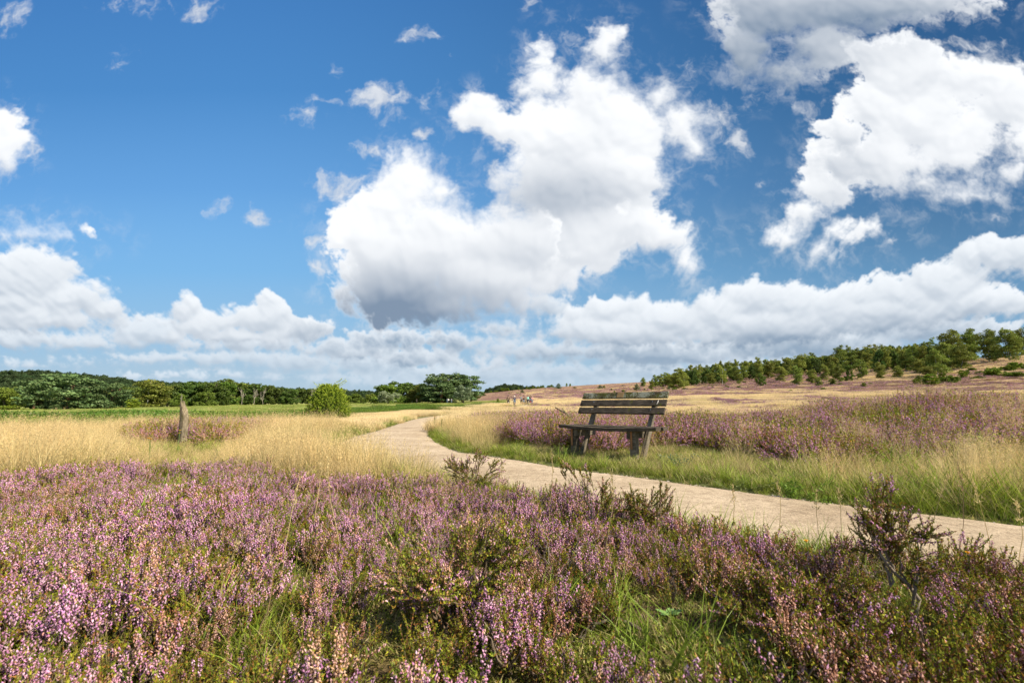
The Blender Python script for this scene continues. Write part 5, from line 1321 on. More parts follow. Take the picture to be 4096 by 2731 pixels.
# natural width of each crown relative to its height
WID = dict(parkbirch=.5, birch=.50, thin=.46, oak=.98, bright=.98, pine=1.12, fir=.62, juniper=.66, round=1.35, willow=1.05, dead=.75)
for k_, ms in CR.items():
    ws = []
    for me in ms:
        v = np.empty(len(me.vertices) * 3, np.float32); me.vertices.foreach_get('co', v); v = v.reshape(-1, 3)
        ws.append(np.percentile(np.hypot(v[:, 0], v[:, 1]), 93) * 2)
    WID[k_] = float(np.mean(ws)) * .96
print('WID', WID)
ORD = 'first second third fourth fifth sixth seventh eighth ninth tenth eleventh twelfth thirteenth fourteenth fifteenth sixteenth seventeenth eighteenth nineteenth'.split()
TENS = ['', '', 'twenty', 'thirty', 'forty', 'fifty', 'sixty', 'seventy', 'eighty', 'ninety']
def ordinal(n):
    if n < 20: return ORD[n - 1]
    if n >= 100: return 'hundred and ' + ordinal(n - 100) if n > 100 else 'hundredth'
    return TENS[n // 10][:-1] + 'ieth' if n % 10 == 0 else TENS[n // 10] + '-' + ORD[n % 10 - 1]
def base_at(px, ybase, dmin=60, dmax=420):
    """where on the terrain a tree stands whose foot is seen at that pixel"""
    D = np.geomspace(dmin, dmax, 400); u = (px - 2048) / FPX
    X = u * D * 1.0; Z = terrain(X, D, rough=False); x2, y2 = pix(X, D, Z)
    X = X + (px - x2) / FPX * D; Z = terrain(X, D, rough=False); x2, y2 = pix(X, D, Z)
    run = np.minimum.accumulate(y2); vis = y2 <= run + .5
    e = np.abs(y2 - ybase) + np.where(vis, 0, 30); i = int(np.argmin(e))
    return float(X[i]), float(D[i]), float(Z[i])
TREES = []
ZBN = 'on the heath slope'
def add_tree(kind, px, ytop, ybase, w, D=None, name=None, zone=''):
    """w: width of the crown in photograph pixels"""
    if D is None: x, y, z = base_at(px, ybase)
    else:
        p = PD(px, ybase, D); x, y = float(p[0]), float(p[1]); z = float(terrain(x, y, rough=False))
    top = PD(px, ytop, y)[2]; h = float(max(top - z, .5)); d = math.hypot(y * CP + 0, 0)
    wm = w * (1.0 if zone == ZBN else 1.12) / FPX * y; s = wm / (WID[kind] * h)
    s = min(max(s, .4), 1.9)
    TREES.append((kind, px, x, y, z, h, s, name, zone))
def flush_trees():
    cnt = {}
    names = dict(parkbirch='birch_tree', birch='birch_tree', thin='birch_tree', oak='oak_tree', bright='oak_tree', pine='pine_tree', fir='pine_tree', juniper='juniper_shrub', round='juniper_shrub', willow='willow_bush', dead='dead_tree')
    looks = dict(parkbirch='soft green birch', birch='slender birch', thin='half bare birch', oak='dark leafy tree', bright='bright leafy tree', pine='layered dark pine', fir='young cone shaped pine', juniper='upright juniper', round='low rounded juniper', willow='silvery green willow', dead='bare dead tree')
    zs = {}
    for t in sorted(TREES, key=lambda t: t[1]):
        kind, px, x, y, z, h, s, nm, zone = t
        key = (names[kind], zone); zs[key] = zs.get(key, 0) + 1
    for t in sorted(TREES, key=lambda t: t[1]):
        kind, px, x, y, z, h, s, nm, zone = t
        key = (names[kind], zone); cnt[key] = cnt.get(key, 0) + 1
        v = random.Random(px * 3 + int(h * 10))
        rz = v.uniform(0, 6.28)
        root = empty(names[kind], (x, y, z - .05), rz, (h * s, h * s, h))
        size = 'tall ' if h > 9 else 'small ' if h < 5 and names[kind] != 'juniper_shrub' else '' if names[kind] != 'juniper_shrub' else 'big ' if h > 2.4 else 'small '
        sp = names[kind].replace('_', ' ')
        lab = f'{size}{looks[kind]} {zone}, {ordinal(cnt[key])} {sp} from the left'
        if nm: lab = nm
        tag(root, lab, dict(juniper_shrub='juniper', willow_bush='willow', dead_tree='dead tree').get(names[kind], 'tree'), f'{sp}s {zone}')
        wk = dict(parkbirch='birch', birch='birch', thin='birch', oak='oak', bright='oak', pine='pine', fir='pine', juniper='juniper', round='juniper', willow='willow', dead='dead')[kind]
        obj('trunk', v.choice(W_[wk]), root)
        if kind != 'dead':
            c = obj('crown', v.choice(CR[kind]), root)
            c.rotation_euler = (0, 0, v.uniform(0, 6.28))
# ---- the woods beyond the meadow, on the left
ZL = 'at the meadow wood edge'
for a in [('bright', 12, 1543, 1641, 110, 125), ('round', 55, 1612, 1643, 100, 118), ('round', 138, 1630, 1644, 60, 116), ('pine', 122, 1524, 1641, 150, 135), ('pine', 262, 1494, 1643, 235, 128), ('pine', 330, 1548, 1641, 150, 140), ('pine', 436, 1530, 1640, 118, 132), ('pine', 196, 1560, 1641, 110, 138),
          ('pine', 218, 1617, 1644, 44, 122), ('oak', 60, 1530, 1641, 110, 150), ('parkbirch', 372, 1540, 1640, 60, 150), ('oak', 498, 1538, 1638, 100, 160), ('pine', 486, 1572, 1638, 70, 150), ('parkbirch', 590, 1518, 1634, 92, 152), ('parkbirch', 636, 1530, 1633, 62, 156), ('juniper', 530, 1592, 1636, 42, 128), ('oak', 548, 1532, 1637, 80, 172),
          ('oak', 668, 1522, 1632, 96, 165), ('bright', 716, 1570, 1631, 46, 150), ('oak', 738, 1512, 1631, 96, 170), ('oak', 800, 1516, 1629, 96, 175), ('bright', 822, 1560, 1629, 60, 168), ('oak', 850, 1514, 1627, 92, 180), ('bright', 886, 1519, 1624, 84, 185), ('oak', 935, 1506, 1622, 130, 215), ('oak', 985, 1518, 1620, 92, 220), ('oak', 700, 1530, 1632, 90, 185), ('oak', 770, 1535, 1630, 90, 182)]:
    add_tree(*a[:5], D=a[5], zone=ZL)
ZF = 'in the dark parkland row'
for px, yt, w in ((1030, 1524, 80), (1062, 1530, 66), (1095, 1534, 70), (1128, 1542, 60), (1160, 1546, 62), (1192, 1546, 60), (1222, 1544, 60), (1256, 1545, 66), (1290, 1546, 64), (1330, 1550, 70), (1010, 1535, 70), (1075, 1550, 50), (1145, 1556, 50)):
    add_tree('oak', px, yt, 1618, w, D=205 + (px % 5) * 7, zone=ZF)
for px, yt, yb, w, D in ((965, 1549, 1618, 44, 196), (1016, 1550, 1618, 46, 194), (1050, 1552, 1617, 34, 200), (1242, 1556, 1618, 46, 190), (722, 1575, 1631, 22, 148)):
    add_tree('dead', px, yt, yb, w, D=D, zone='against the dark parkland row')
ZM = 'in the clump near the cyclists'
for a in [('bright', 1415, 1566, 1617, 66, 190), ('bright', 1482, 1566, 1616, 50, 185), ('oak', 1445, 1585, 1616, 40, 200), ('bright', 1556, 1530, 1617, 140, 176), ('oak', 1600, 1514, 1616, 118, 190), ('oak', 1640, 1530, 1615, 90, 186), ('oak', 1680, 1524, 1614, 80, 190), ('parkbirch', 1680, 1538, 1614, 40, 174), ('parkbirch', 1650, 1558, 1614, 40, 176), ('oak', 1712, 1545, 1613, 66, 186),
          ('pine', 1738, 1512, 1613, 112, 170), ('pine', 1784, 1486, 1613, 150, 172), ('pine', 1850, 1494, 1612, 124, 175), ('pine', 1770, 1530, 1613, 120, 166), ('oak', 1895, 1560, 1608, 40, 250), ('oak', 1925, 1562, 1600, 36, 330)]:
    add_tree(*a[:5], D=a[5], zone=ZM)
add_tree('willow', 1550, 1563, 1618, 74, D=150, name='round silvery willow in front of the bright green tree', zone=ZM)
add_tree('willow', 1854, 1541, 1616, 76, D=150, name='taller grey green willow in front of the pines', zone=ZM)
# ---- birches on the slope
def crop(cx, cy, c): return (2500 + cx * .3401, 1300 + cy * .3401) if c == 4 else (3200 + cx * .381, 1250 + cy * .381) if c == 5 else (1950 + cx * .1276, 1530 + cy * .1276)
SC = {4: .3401, 5: .381, 7: .1276}
ZB = 'on the heath slope'
def rows(c, kind, lst):
    for q in lst:
        k = kind
        if len(q) == 5: q, k = q[:4], q[4]
        cx, top, base, w = q
        px, yt = crop(cx, top, c); _, yb = crop(cx, base, c)
        add_tree(k, px, yt, yb, w * SC[c], zone=ZB)
rows(4, 'birch', [(215,615,725,60),(315,640,770,64),(365,585,730,74),(425,575,735,70),(490,560,710,84),(528,575,700,50),(595,560,700,84),(650,500,700,116),(740,605,720,70),(735,510,640,44),(790,470,680,94),(845,475,680,56),(895,460,690,80,'thin'),(890,465,680,60),(965,475,650,76),(1045,440,640,110,'oak'),(1010,555,700,94),(1075,570,680,44),(1135,420,600,66),(1150,505,705,96,'thin'),(1160,520,700,80),(1225,425,610,94),(1275,430,600,60,'oak'),(1320,405,600,66),(1335,520,700,84),(1380,435,590,54),(1445,425,590,104),(1500,395,560,84,'oak'),(1580,380,640,84),(1605,540,715,94,'bright'),(1685,405,600,116),(1730,410,570,60),(1800,400,560,94,'oak'),(1840,480,670,114),(1915,380,600,114),(1960,390,560,60,'oak'),(2025,480,710,124),(2040,400,560,94),(2095,355,560,94),(2145,325,520,76,'thin'),(2240,355,500,136,'oak'),(2200,520,690,104),(2280,610,720,74),(2345,360,470,96,'oak')])
rows(5, 'birch', [(285,440,565,134,'oak'),(260,545,710,84),(350,520,700,64),(380,450,560,90,'oak'),(430,350,560,114),(520,350,500,64),(420,550,730,94),(520,530,720,84,'bright'),(600,395,540,110,'oak'),(650,490,700,104),(735,345,500,114),(800,340,550,84),(865,440,600,84),(885,335,500,94),(850,520,700,94),(1000,310,470,116,'oak'),(1070,345,470,90,'oak'),(980,410,570,116),(1030,555,690,94),(1130,425,610,134),(1160,320,450,124,'oak'),(1215,390,500,100,'oak'),(1260,490,640,104),(1320,400,520,104,'oak'),(1310,320,460,94,'oak'),(1412,262,420,124,'thin'),(1450,390,660,190),(1345,560,690,124),(1600,185,480,170),(1590,320,600,180),(1700,325,600,170),(1640,240,560,150),(1790,183,515,180),(1840,210,505,110),(1990,183,520,170),(2050,220,500,100),(2195,168,510,200),(2260,230,470,100),(2345,165,460,150)])
ZJ = 'dotted over the heath slope'
def jrows(c, lst):
    for i, q in enumerate(lst):
        cx, top, base, w = q[:4]; k = q[4] if len(q) > 4 else ('juniper' if (base - top) > w * .95 else 'round')
        px, yt = crop(cx, top, c); _, yb = crop(cx, base, c); add_tree(k, px, yt, yb, w * SC[c], zone=ZJ)
jrows(5, [(1375,635,765,135),(1485,660,732,95),(1502,615,690,60),(1585,632,735,125),(1215,690,755,64),(1260,655,735,50),(675,730,785,45),(1865,650,710,240),(1710,598,685,68),(1755,600,660,54),(1815,565,620,74),(2045,542,662,145),(2120,550,610,64),(2195,525,610,95),(2262,492,600,115),(2265,600,680,165),(240,780,810,38),(82,812,840,64),(350,690,760,60),(415,730,765,54),(730,725,760,50),(990,795,820,84),(1130,765,797,94),(1900,600,650,70),(2330,540,600,60)])
jrows(4, [(140,685,775,80,'fir'),(515,712,768,54,'fir'),(545,698,745,44),(577,722,770,54),(705,725,760,94),(1215,712,745,22),(1190,703,730,20),(1342,702,740,44),(1542,620,670,38),(1405,650,680,34),(1955,748,785,42),(2155,760,797,64),(2330,725,760,44),(1030,712,740,24),(1580,790,810,18),(740,793,815,18),(230,740,770,28,'fir'),(450,730,760,28)])
jrows(7, [(325,480,640,85,'juniper'),(455,130,245,155,'round'),(620,135,230,125,'round'),(970,145,215,54,'juniper'),(1085,205,325,145,'fir'),(945,290,345,85),(1235,140,210,75,'juniper'),(1320,145,215,95),(1410,120,190,95,'juniper'),(1475,130,195,75),(1570,110,190,64,'juniper'),(1620,118,185,64),(1680,80,160,64,'juniper'),(1738,72,160,76,'juniper'),(1805,150,190,38),(1870,112,150,32),(1930,60,140,94),(2010,55,140,84),(2060,90,160,44),(2230,18,190,210,'fir'),(2125,235,285,84),(2225,340,380,54),(685,300,335,64),(765,285,310,54),(1690,340,375,28),(110,240,285,80),(280,230,270,120),(560,225,265,90)])
def c3(cx, cy): return 1900 + cx * .4252, 1450 + cy * .4252
for cx, top, base, w in ((862,192,215,16),(895,195,215,16),(1178,208,250,54),(1215,215,240,24),(940,222,240,28),(1390,208,225,28),(1395,252,280,28),(755,253,272,22),(785,288,300,18),(1312,262,285,16),(910,262,272,16),(1285,240,262,20)):
    px, yt = c3(cx, top); _, yb = c3(cx, base); add_tree('fir' if w > 50 else 'round' if w > base - top else 'juniper', px, yt, yb, w * .4252, zone=ZJ)
# second ranks that close the wood on the slope
gq = np.random.default_rng(12)
for px in np.arange(2640, 3950, 15):
    crest = np.interp(px, [2650, 2800, 2900, 3050, 3260, 3486, 3700, 3905, 4096], [1536, 1516, 1502, 1490, 1473, 1460, 1455, 1437, 1422])
    p2 = px + gq.uniform(-9, 9); top = np.interp(p2, [2650, 2760, 2900, 3100, 3300, 3500, 3650, 3800, 3950], [1502, 1468, 1446, 1432, 1402, 1378, 1366, 1358, 1345]) + gq.uniform(0, 24)
    if p2 < 3820: add_tree(gq.choice(['oak', 'birch', 'birch']), float(p2), float(top), float(crest) + gq.uniform(0, 30), gq.uniform(30, 44), zone=ZB)
flush_trees()

OAK_KEEP = OAK.copy(); OAK = np.array([(.040, .072, .028), (.052, .086, .032), (.062, .092, .034), (.034, .062, .026)])  # cloud shadow on the distant woods, put into darker, bluer leaf colours
FARW = [crown_unit('crown_far_shaded', 'oak', i) for i in range(5)]
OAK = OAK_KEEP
# ---- distant wooded hills: one mass of crowns
def far_wood(name, label, pts, seed):
    g = np.random.default_rng(seed); pts = np.array(pts); n = len(pts)
    A = bpy.data.collections.new(name + '_crowns')
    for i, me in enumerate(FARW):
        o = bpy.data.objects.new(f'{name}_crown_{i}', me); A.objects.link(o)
    X, Y, Z, H = pts.T
    s3 = np.stack([H * g.uniform(.75, 1.1, n), H * g.uniform(.75, 1.1, n), H], -1)
    scatter(name, A, X, Y, g.uniform(0, 6.28, n), s3, g.choice([0, 1, 2, 3, 0, 1, 2, 3, 4], n), label, 'woods', Z=Z)
g = np.random.default_rng(4)
pts = []
tops = ([-900, 0, 80, 200, 320, 400, 450, 500, 560, 640, 720, 850, 1000, 1290, 1500], [1478, 1480, 1476, 1480, 1489, 1494, 1506, 1508, 1518, 1519, 1526, 1530, 1542, 1554, 1558])
for D, dy in ((470, 0), (440, 8), (410, 17), (385, 26), (360, 36), (335, 46)):
    px = -900
    while px < 1560:
        px += 13 * 470 / D * g.uniform(.7, 1.3)
        yt = np.interp(px, *tops) + dy * np.interp(px, [0, 700, 1300], [1.35, .9, .5]) + g.uniform(-4, 5)
        if yt > 1606: continue
        zt = PD(px, yt, D)[2]; x, y = PD(px, yt, D)[:2]; h = g.uniform(12, 15); pts.append((x, y, zt - h * .93, h))
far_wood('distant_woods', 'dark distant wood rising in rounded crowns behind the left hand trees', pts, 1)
pts = []
tops = ([1930, 1950, 1975, 2005, 2030, 2055, 2085, 2110, 2140, 2170, 2190], [1566, 1554, 1543, 1532, 1534, 1533, 1539, 1542, 1541, 1545, 1552])
for D, dy in ((560, 0), (530, 7), (500, 14)):
    px = 1935
    while px < 2190:
        px += 9 * g.uniform(.7, 1.3); yt = np.interp(px, *tops) + dy + g.uniform(-2, 3)
        zt = PD(px, yt, D)[2]; x, y = PD(px, yt, D)[:2]; h = g.uniform(11, 14); pts.append((x, y, zt - h * .93, h))
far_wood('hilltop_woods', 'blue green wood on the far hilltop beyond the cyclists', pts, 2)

# ---- the big juniper in the dry grass
def big_juniper():
    x, y = -8.75, 22.0; z0 = float(terrain(x, y)); H = 1.78
    k = PD(1320, 1520, 22.0); x = float(k[0]); H = float(k[2]) - z0
    root = empty('juniper_bush', (x, y, z0)); tag(root, 'big bushy yellow green juniper standing alone in the dry grass', 'juniper')
    acc = Acc(); branching(acc, (0, 0, -.02), (0, 0, .7), .05, .03, 3, .5, 41, (.14, .10, .07), 6, .1, 4, (0, 0, 0), .6, .5, 5); obj('stem', acc.data('stem', M_BARK), root)
    f = Acc(); g = np.random.default_rng(8)
    for i in range(1500):
        t = g.random() ** .8; z = .06 + t * H * .86; w = 1.12 * max(.02, 1 - (z / H) ** 2.1) ** .72 * (.82 + .18 * min(1, z / .5))
        a = g.uniform(0, 6.28); r = w * g.uniform(.55, 1.0)
        p = np.array([math.cos(a) * r, math.sin(a) * r * .9, z]); d = np.array([math.cos(a), math.sin(a), .9 + .8 * t]) + g.normal(0, .35, 3); d /= np.linalg.norm(d)
        L = g.uniform(.14, .30) * (1.3 if g.random() < .08 else 1)
        p = p - d * L * .5
        m = 34; tt = g.random(m); droop = np.array([0, 0, -.06]) * (tt[:, None] ** 2)
        pos = p + d * L * tt[:, None] + droop + g.normal(0, .018, (m, 3)) * (1.15 - tt)[:, None]
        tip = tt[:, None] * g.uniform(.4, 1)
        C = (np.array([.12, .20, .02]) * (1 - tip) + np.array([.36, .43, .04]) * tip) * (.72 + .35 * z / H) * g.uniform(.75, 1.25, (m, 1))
        f.add(*flakes(pos, g.uniform(.016, .034, m), C, up=.5, aspect=2.4))
    for a, zz, L in ((2.8, 1.45, .5), (.2, 1.6, .42), (.35, 1.5, .5), (-.1, .62, .62), (.1, 1.15, .5), (3.3, .9, .35), (3.0, 1.25, .4), (.5, 1.7, .3)):
        b = np.array([math.cos(a) * .35, 0, zz * H / 1.78]); q = b + np.array([math.cos(a) * L, 0, L * .55]); pts = wavy(b, q, (0, 0, -.04), 30, int(zz * 100), .03)
        pos = np.repeat(pts, 5, 0) + g.normal(0, .014, (150, 3)); f.add(*flakes(pos, .02, np.array([.44, .50, .06]) * g.uniform(.7, 1.2, (150, 1)), up=.5))
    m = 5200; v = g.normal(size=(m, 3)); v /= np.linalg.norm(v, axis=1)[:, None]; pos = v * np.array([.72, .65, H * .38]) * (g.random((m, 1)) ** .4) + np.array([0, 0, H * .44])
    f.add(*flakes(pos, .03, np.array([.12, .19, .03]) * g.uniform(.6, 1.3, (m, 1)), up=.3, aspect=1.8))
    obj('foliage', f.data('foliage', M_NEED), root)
big_juniper()
# ------------------------------------------------------------------ cyclists and walkers far down the path
def skin_body(name, joints, edges, mat, parent, level=1):
    me = bpy.data.meshes.new(name); keys = list(joints)
    me.from_pydata([joints[k][:3] for k in keys], [], []) if not edges else me.from_pydata([joints[k][:3] for k in keys], [(keys.index(a), keys.index(b)) for a, b in edges], [])
    me.update(); me.materials.append(mat)
    o = obj(name, me, parent)
    sk = o.modifiers.new('skin', 'SKIN'); sk.use_smooth_shade = True
    if not me.skin_vertices:
        bm = __import__('bmesh').new(); bm.from_mesh(me); bm.verts.layers.skin.verify(); bm.to_mesh(me); bm.free()
    for i, k in enumerate(keys):
        r = joints[k][3]; rr = r if isinstance(r, tuple) else (r, r)
        me.skin_vertices[0].data[i].radius = rr; me.skin_vertices[0].data[i].use_root = (i == 0)
    ss = o.modifiers.new('smooth', 'SUBSURF'); ss.levels = level; ss.render_levels = level
    return o
M_SKIN = plain('skin', (.40, .22, .15), .55); M_HAIRD = plain('dark_hair', (.05, .035, .025), .6); M_HAIRG = plain('pale_hair', (.42, .36, .28), .7)
CL = dict(brown=(.10, .07, .045), navy=(.03, .045, .09), white=(.80, .80, .80), grey=(.27, .28, .32), black=(.022, .022, .026), turq=(.22, .58, .52), jeans=(.13, .20, .32), dark=(.035, .037, .045), beige=(.36, .29, .20), red=(.55, .07, .06), pink=(.62, .34, .40), olive=(.07, .06, .04))
CM = {k: plain('cloth_' + k, v, .85, bump=1) for k, v in CL.items()}
def striped():
    m, nt, out = new_mat('cloth_striped'); tc = nt.nodes.new('ShaderNodeTexCoord'); s = nt.nodes.new('ShaderNodeSeparateXYZ'); nt.links.new(tc.outputs['Object'], s.inputs[0])
    a = nt.nodes.new('ShaderNodeMath'); a.operation = 'MULTIPLY'; a.inputs[1].default_value = 4.5; nt.links.new(s.outputs[2], a.inputs[0]); f = nt.nodes.new('ShaderNodeMath'); f.operation = 'FRACT'; nt.links.new(a.outputs[0], f.inputs[0])
    c = ramp_node(nt, f.outputs[0], [(.48, (.55, .06, .05)), (.52, (.6, .6, .6))]); principled(nt, out, c, .85); return m
CM['stripe'] = striped()

def find_D(px, ytop, H, lo=50, hi=110):
    D = np.linspace(76, 84, 100) if ytop > 1586 else np.linspace(lo, 72, 200); X = (px - 2048) / FPX * D; Z = terrain(X, D, rough=False); _, y = pix(X, D, Z + H)
    i = int(np.argmin(np.abs(y - ytop))); return float(X[i]), float(D[i]), float(Z[i])

def person(label, px, ytop, H, face, pose, top, legs, hair, sleeves='long', extra=None, parent_bike=None):
    """pose: 'walk', 'stand' or 'ride'; face: heading in radians from +y"""
    x, y, z = find_D(px, ytop, H if pose != 'ride' else 1.72)
    s = H / 1.75
    root = empty('person', (x, y, z), face, (s, s, s)); tag(root, label, 'person')
    g = np.random.default_rng(int(px)); st_ = .16 if pose == 'walk' else .02
    if pose == 'ride':
        J = dict(pelvis=(0, -.22, .98, (.13, .10)), waist=(0, -.14, 1.12, (.12, .095)), chest=(0, .0, 1.32, (.155, .11)), neckb=(0, .06, 1.46, .075), neck=(0, .08, 1.52, .05), head=(0, .10, 1.62, (.072, .085)), crown=(0, .10, 1.70, (.06, .07)),
                 shL=(-.17, .02, 1.42, .055), elL=(-.25, .12, 1.20, .040), wrL=(-.25, .34, 1.10, .028), haL=(-.25, .42, 1.08, .026), shR=(.17, .02, 1.42, .055), elR=(.25, .12, 1.20, .040), wrR=(.25, .34, 1.10, .028), haR=(.25, .42, 1.08, .026),
                 hiL=(-.10, -.20, .94, .09), knL=(-.13, .14, .72, .058), anL=(-.12, -.02, .32, .038), toL=(-.12, .10, .27, .035), hiR=(.10, -.20, .94, .09), knR=(.13, .06, .58, .058), anR=(.12, -.08, .20, .038), toR=(.12, .04, .14, .035))
    else:
        J = dict(pelvis=(0, 0, .95, (.135, .10)), waist=(0, 0, 1.10, (.12, .09)), chest=(0, 0, 1.30, (.155, .105)), neckb=(0, 0, 1.46, .075), neck=(0, 0, 1.51, .05), head=(0, .01, 1.62, (.072, .088)), crown=(0, .0, 1.70, (.06, .07)),
                 shL=(-.18, 0, 1.42, .055), elL=(-.24, -st_ * .6, 1.14, .040), wrL=(-.23, -st_ * .3 + .06, .90, .028), haL=(-.22, .09, .83, .026), shR=(.18, 0, 1.42, .055), elR=(.24, st_ * .5, 1.14, .040), wrR=(.23, st_ + .05, .92, .028), haR=(.22, st_ + .09, .85, .026),
                 hiL=(-.09, 0, .90, .09), knL=(-.10, st_ * 1.1, .50, .058), anL=(-.10, st_ * 1.2, .09, .038), toL=(-.11, st_ * 1.2 + .13, .04, .035), hiR=(.09, 0, .90, .09), knR=(.10, -st_ * .2, .50, .058), anR=(.10, -st_ * 1.4, .12, .038), toR=(.11, -st_ * 1.4 + .12, .05, .035))
    E_ = [('pelvis', 'waist'), ('waist', 'chest'), ('chest', 'neckb'), ('neckb', 'neck'), ('neck', 'head'), ('head', 'crown')]
    for q in 'LR': E_ += [('chest', 'sh' + q), ('sh' + q, 'el' + q), ('el' + q, 'wr' + q), ('wr' + q, 'ha' + q), ('pelvis', 'hi' + q), ('hi' + q, 'kn' + q), ('kn' + q, 'an' + q), ('an' + q, 'to' + q)]
    skin_body('body', J, E_, M_SKIN, root)
    def sub(keys, grow, cut=None):
        out = {}
        for k in keys:
            v = J[k]; r = v[3]; out[k] = (*v[:3], tuple(a + grow for a in r) if isinstance(r, tuple) else r + grow)
        return out
    tk = ['chest', 'pelvis', 'waist', 'neckb', 'shL', 'elL', 'shR', 'elR'] + (['wrL', 'wrR'] if sleeves == 'long' else [])
    te = [('pelvis', 'waist'), ('waist', 'chest'), ('chest', 'neckb'), ('chest', 'shL'), ('chest', 'shR'), ('shL', 'elL'), ('shR', 'elR')] + ([('elL', 'wrL'), ('elR', 'wrR')] if sleeves == 'long' else [])
    jt = sub(tk, .018)
    if sleeves == 'none': te = te[:5]; jt = {k: v for k, v in jt.items() if k not in ('elL', 'elR')}
    skin_body('shirt', jt, te, CM[top], root)
    short = legs.startswith('short'); lc = legs.split('_')[-1]
    jl = sub(['pelvis', 'hiL', 'knL', 'hiR', 'knR'] + ([] if short else ['anL', 'anR']), .016)
    skin_body('shorts' if short else 'trousers', jl, [('pelvis', 'hiL'), ('hiL', 'knL'), ('pelvis', 'hiR'), ('hiR', 'knR')] + ([] if short else [('knL', 'anL'), ('knR', 'anR')]), CM[lc], root)
    for q in 'LR':
        a = Acc(); c = np.array(J['to' + q][:3]); an = np.array(J['an' + q][:3]); V, F = tube([an + (0, -.03, -.03), (an + c) / 2 + (0, 0, -.02), c + (0, .06, -.01)], [.045, .05, .035], 8); a.add(V, F, (1, 1, 1)); obj('shoe', a.data('shoe', CM['dark'], True), root)
    # hair or helmet: a cap over the crown
    hc = np.array(J['crown'][:3]); a = Acc(); nn = 10; V = []; big = .115 if hair in ('white_helmet', 'dark_helmet') else .098
    for i in range(6):
        t = i / 5 * math.pi * .56
        for j in range(nn): V.append(hc + np.array([0, -.01, -.03]) + np.array([math.cos(j * 6.2832 / nn) * math.sin(t) * big, math.sin(j * 6.2832 / nn) * math.sin(t) * big * 1.15, math.cos(t) * big]))
    F = [(i * nn + j, (i + 1) * nn + j, (i + 1) * nn + (j + 1) % nn, i * nn + (j + 1) % nn) for i in range(5) for j in range(nn)]
    a.add(V, [np.array(F)], (1, 1, 1)); hm = {'white_helmet': CM['white'], 'dark_helmet': CM['dark'], 'dark': M_HAIRD, 'pale': M_HAIRG, 'brown': M_HAIRD}[hair]
    obj('helmet' if 'helmet' in hair else 'hair', a.data('hair', hm, True), root)
    # face: nose, eyes, mouth on the side the head looks to
    hd = np.array(J['head'][:3]); a = Acc()
    V, F = tube([hd + (0, .082, .02), hd + (0, .105, -.012), hd + (0, .085, -.02)], [.008, .013, .008], 6); a.add(V, F, (1, 1, 1)); obj('nose', a.data('nose', M_SKIN, True), root)
    for sx in (-.03, .03):
        a = Acc(); V, F = tube([hd + (sx, .080, .018), hd + (sx, .090, .018)], [.011, .008], 6); a.add(V, F, (1, 1, 1)); obj('eye', a.data('eye', CM['dark'], True), root)
    if extra:
        a = Acc(); V, F = tube([(0, -.13, 1.05), (0, -.17, 1.2), (0, -.13, 1.40)], [.10, .13, .08], 10); a.add(V, F, (1, 1, 1)); obj('backpack', a.data('backpack', CM[extra], True), root)
    return root, (x, y, z), s

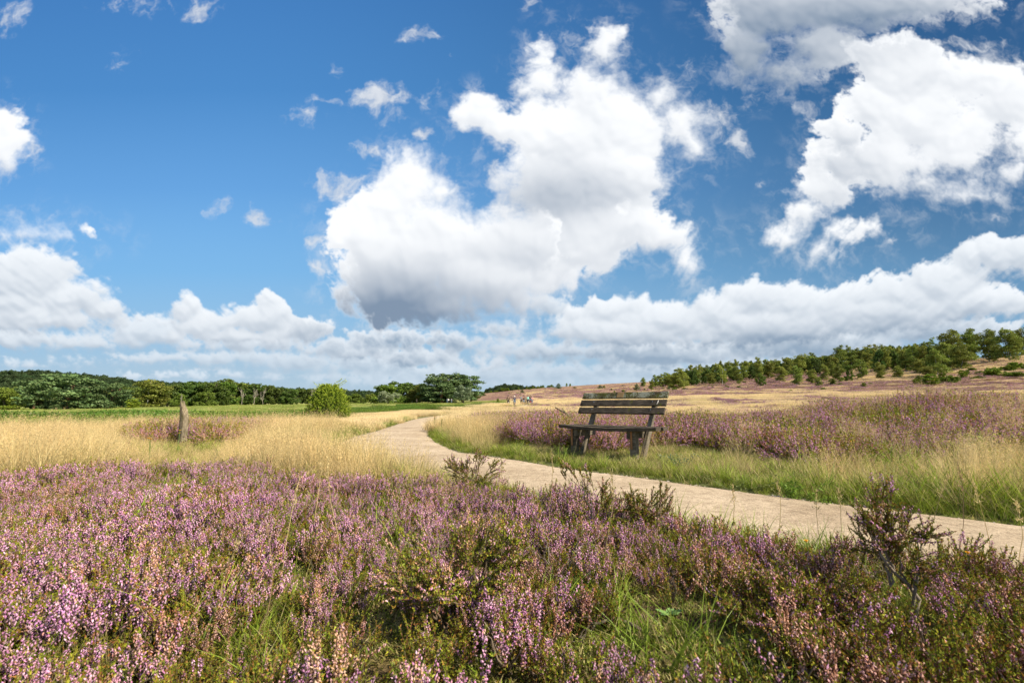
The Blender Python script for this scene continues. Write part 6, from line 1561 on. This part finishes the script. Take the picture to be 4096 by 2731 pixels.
def bicycle(label, loc, face, s, fr='dark', guard='white'):
    root = empty('bicycle', loc, face, (s, s, s)); tag(root, label, 'bicycle')
    def wheel(yc):
        a = Acc(); n = 28; t = np.arange(n + 1) * 2 * math.pi / n
        V, F = tube(np.stack([0 * t, yc + .34 * np.cos(t), .36 + .34 * np.sin(t)], -1), .018, 6, False); a.add(V, F, (1, 1, 1)); w = obj('wheel', a.data('wheel', CM['black'], True), root)
        a = Acc(); V, F = tube(np.stack([0 * t, yc + .315 * np.cos(t), .36 + .315 * np.sin(t)], -1), .009, 5, False); a.add(V, F, (1, 1, 1))
        for k in range(12):
            q = k * math.pi / 6; V, F = tube([(0, yc, .36), (0, yc + .31 * math.cos(q), .36 + .31 * math.sin(q))], .0022, 3); a.add(V, F, (1, 1, 1))
        obj('rim', a.data('rim', M_BOLT, True), w)
    wheel(-.53); wheel(.53)
    def tubes(name, segs, mat, par=root):
        a = Acc()
        for p, q, r in segs: V, F = tube([p, q], r, 6); a.add(V, F, (1, 1, 1))
        return obj(name, a.data(name, mat, True), par)
    tubes('frame', [((0, -.08, .30), (0, -.22, .82), .017), ((0, -.08, .30), (0, .38, .84), .02), ((0, -.20, .74), (0, .38, .90), .016), ((0, -.08, .30), (.03, -.53, .36), .011), ((0, -.08, .30), (-.03, -.53, .36), .011), ((0, -.20, .74), (.03, -.53, .36), .009), ((0, -.20, .74), (-.03, -.53, .36), .009), ((0, .38, .92), (0, .46, .66), .018), ((.03, .46, .66), (.04, .53, .36), .011), ((-.03, .46, .66), (-.04, .53, .36), .011)], CM[fr])
    tubes('handlebar', [((0, .38, .9), (0, .36, 1.04), .013), ((-.28, .34, 1.06), (.28, .34, 1.06), .012), ((-.28, .34, 1.06), (-.27, .24, 1.05), .015), ((.28, .34, 1.06), (.27, .24, 1.05), .015)], CM['dark'])
    a = Acc(); V, F = tube([(0, -.36, .90), (0, -.26, .91), (0, -.10, .90)], [.07, .085, .03], 8); V[:, 2] = .89 + (V[:, 2] - .89) * .35; a.add(V, F, (1, 1, 1)); obj('saddle', a.data('saddle', CM['black'], True), root)
    tubes('crank', [((-.08, -.08, .30), (.08, -.08, .30), .012), ((.09, -.08, .30), (.09, -.10, .15), .010), ((-.09, -.08, .30), (-.09, -.02, .45), .010), ((.09, -.10, .15), (.17, -.10, .15), .014), ((-.09, -.02, .45), (-.17, -.02, .45), .014)], CM['dark'])
    a = Acc(); t = np.linspace(.4, 2.9, 12); V, F = tube(np.stack([0 * t, -.53 - .375 * np.cos(t), .36 + .375 * np.sin(t)], -1), .03, 6, False); a.add(V, F, (1, 1, 1)); obj('mudguard', a.data('mudguard', CM[guard], True), root)
    a = Acc(); V, F = tube([(0, -.90, .62), (0, -.93, .62)], [.035, .03], 8); a.add(V, F, (1, 1, 1)); obj('rear_light', a.data('rear_light', CM['red'], True), root)

def rider(label, blabel, px, ytop, top, legs, hair, face=.06, sleeves='long', fr='dark', guard='white', H=1.75):
    r, loc, s = person(label, px, ytop, H, face, 'ride', top, legs, hair, sleeves)
    bicycle(blabel, loc, face, s, fr, guard)
rider('person in a brown jacket and dark helmet riding away on the path', 'bicycle with white rear mudguard under the rider in the brown jacket', 2033, 1582.5, 'brown', 'olive', 'dark_helmet')
rider('person in a navy vest and white helmet riding a bicycle away', 'bicycle under the rider with the white helmet', 2058, 1583.5, 'navy', 'short_jeans', 'white_helmet', sleeves='short', H=1.68)
rider('person in a turquoise shirt cycling away beyond the walkers', 'bicycle under the rider in the turquoise shirt', 2111, 1589.5, 'turq', 'dark', 'brown', sleeves='short', H=1.70)
rider('person in a black top and cap cycling away, beside the turquoise shirt', 'red bicycle under the rider in the black top', 2120.5, 1588, 'black', 'jeans', 'dark_helmet', fr='red', guard='red')
person('man in a grey shirt and dark shorts walking towards the bench', 2085, 1588, 1.76, math.pi, 'walk', 'grey', 'short_dark', 'pale', 'short')
person('person in a sleeveless black top and shorts walking beside the grey shirted man', 2093.5, 1590.5, 1.68, math.pi + .1, 'walk', 'black', 'short_jeans', 'dark', 'none')
person('person in a pale beige top half hidden between two walkers', 2101.5, 1595, 1.58, math.pi - .1, 'stand', 'beige', 'beige', 'pale')
person('person in a red and white striped shirt at the end of the group', 2127.5, 1592, 1.60, .1, 'walk', 'stripe', 'jeans', 'pale', 'short')
for i, (px, c, l) in enumerate(((1789, 'jeans', 'jeans'), (1794, 'white', 'dark'), (1806, 'grey', 'jeans'), (1667, 'black', 'black'))):
    lab = ['tiny person in blue standing in the shade under the tall pines', 'tiny person in white beside the one in blue under the pines', 'tiny person in pale grey near the silver willow trunk', 'tiny dark clothed person by the birches left of the pines'][i]
    D = 160; x = (px - 2048) / FPX * D; z = float(terrain(x, D, rough=False)); 
    rt, loc, s = person(lab, px, 1600, 1.7, .3 * i, 'stand', c, l, 'dark'); x = (px - 2048) / FPX * (D - 4) * .992; rt.location = (x, D - 4, float(terrain(x, D - 4, rough=False)))
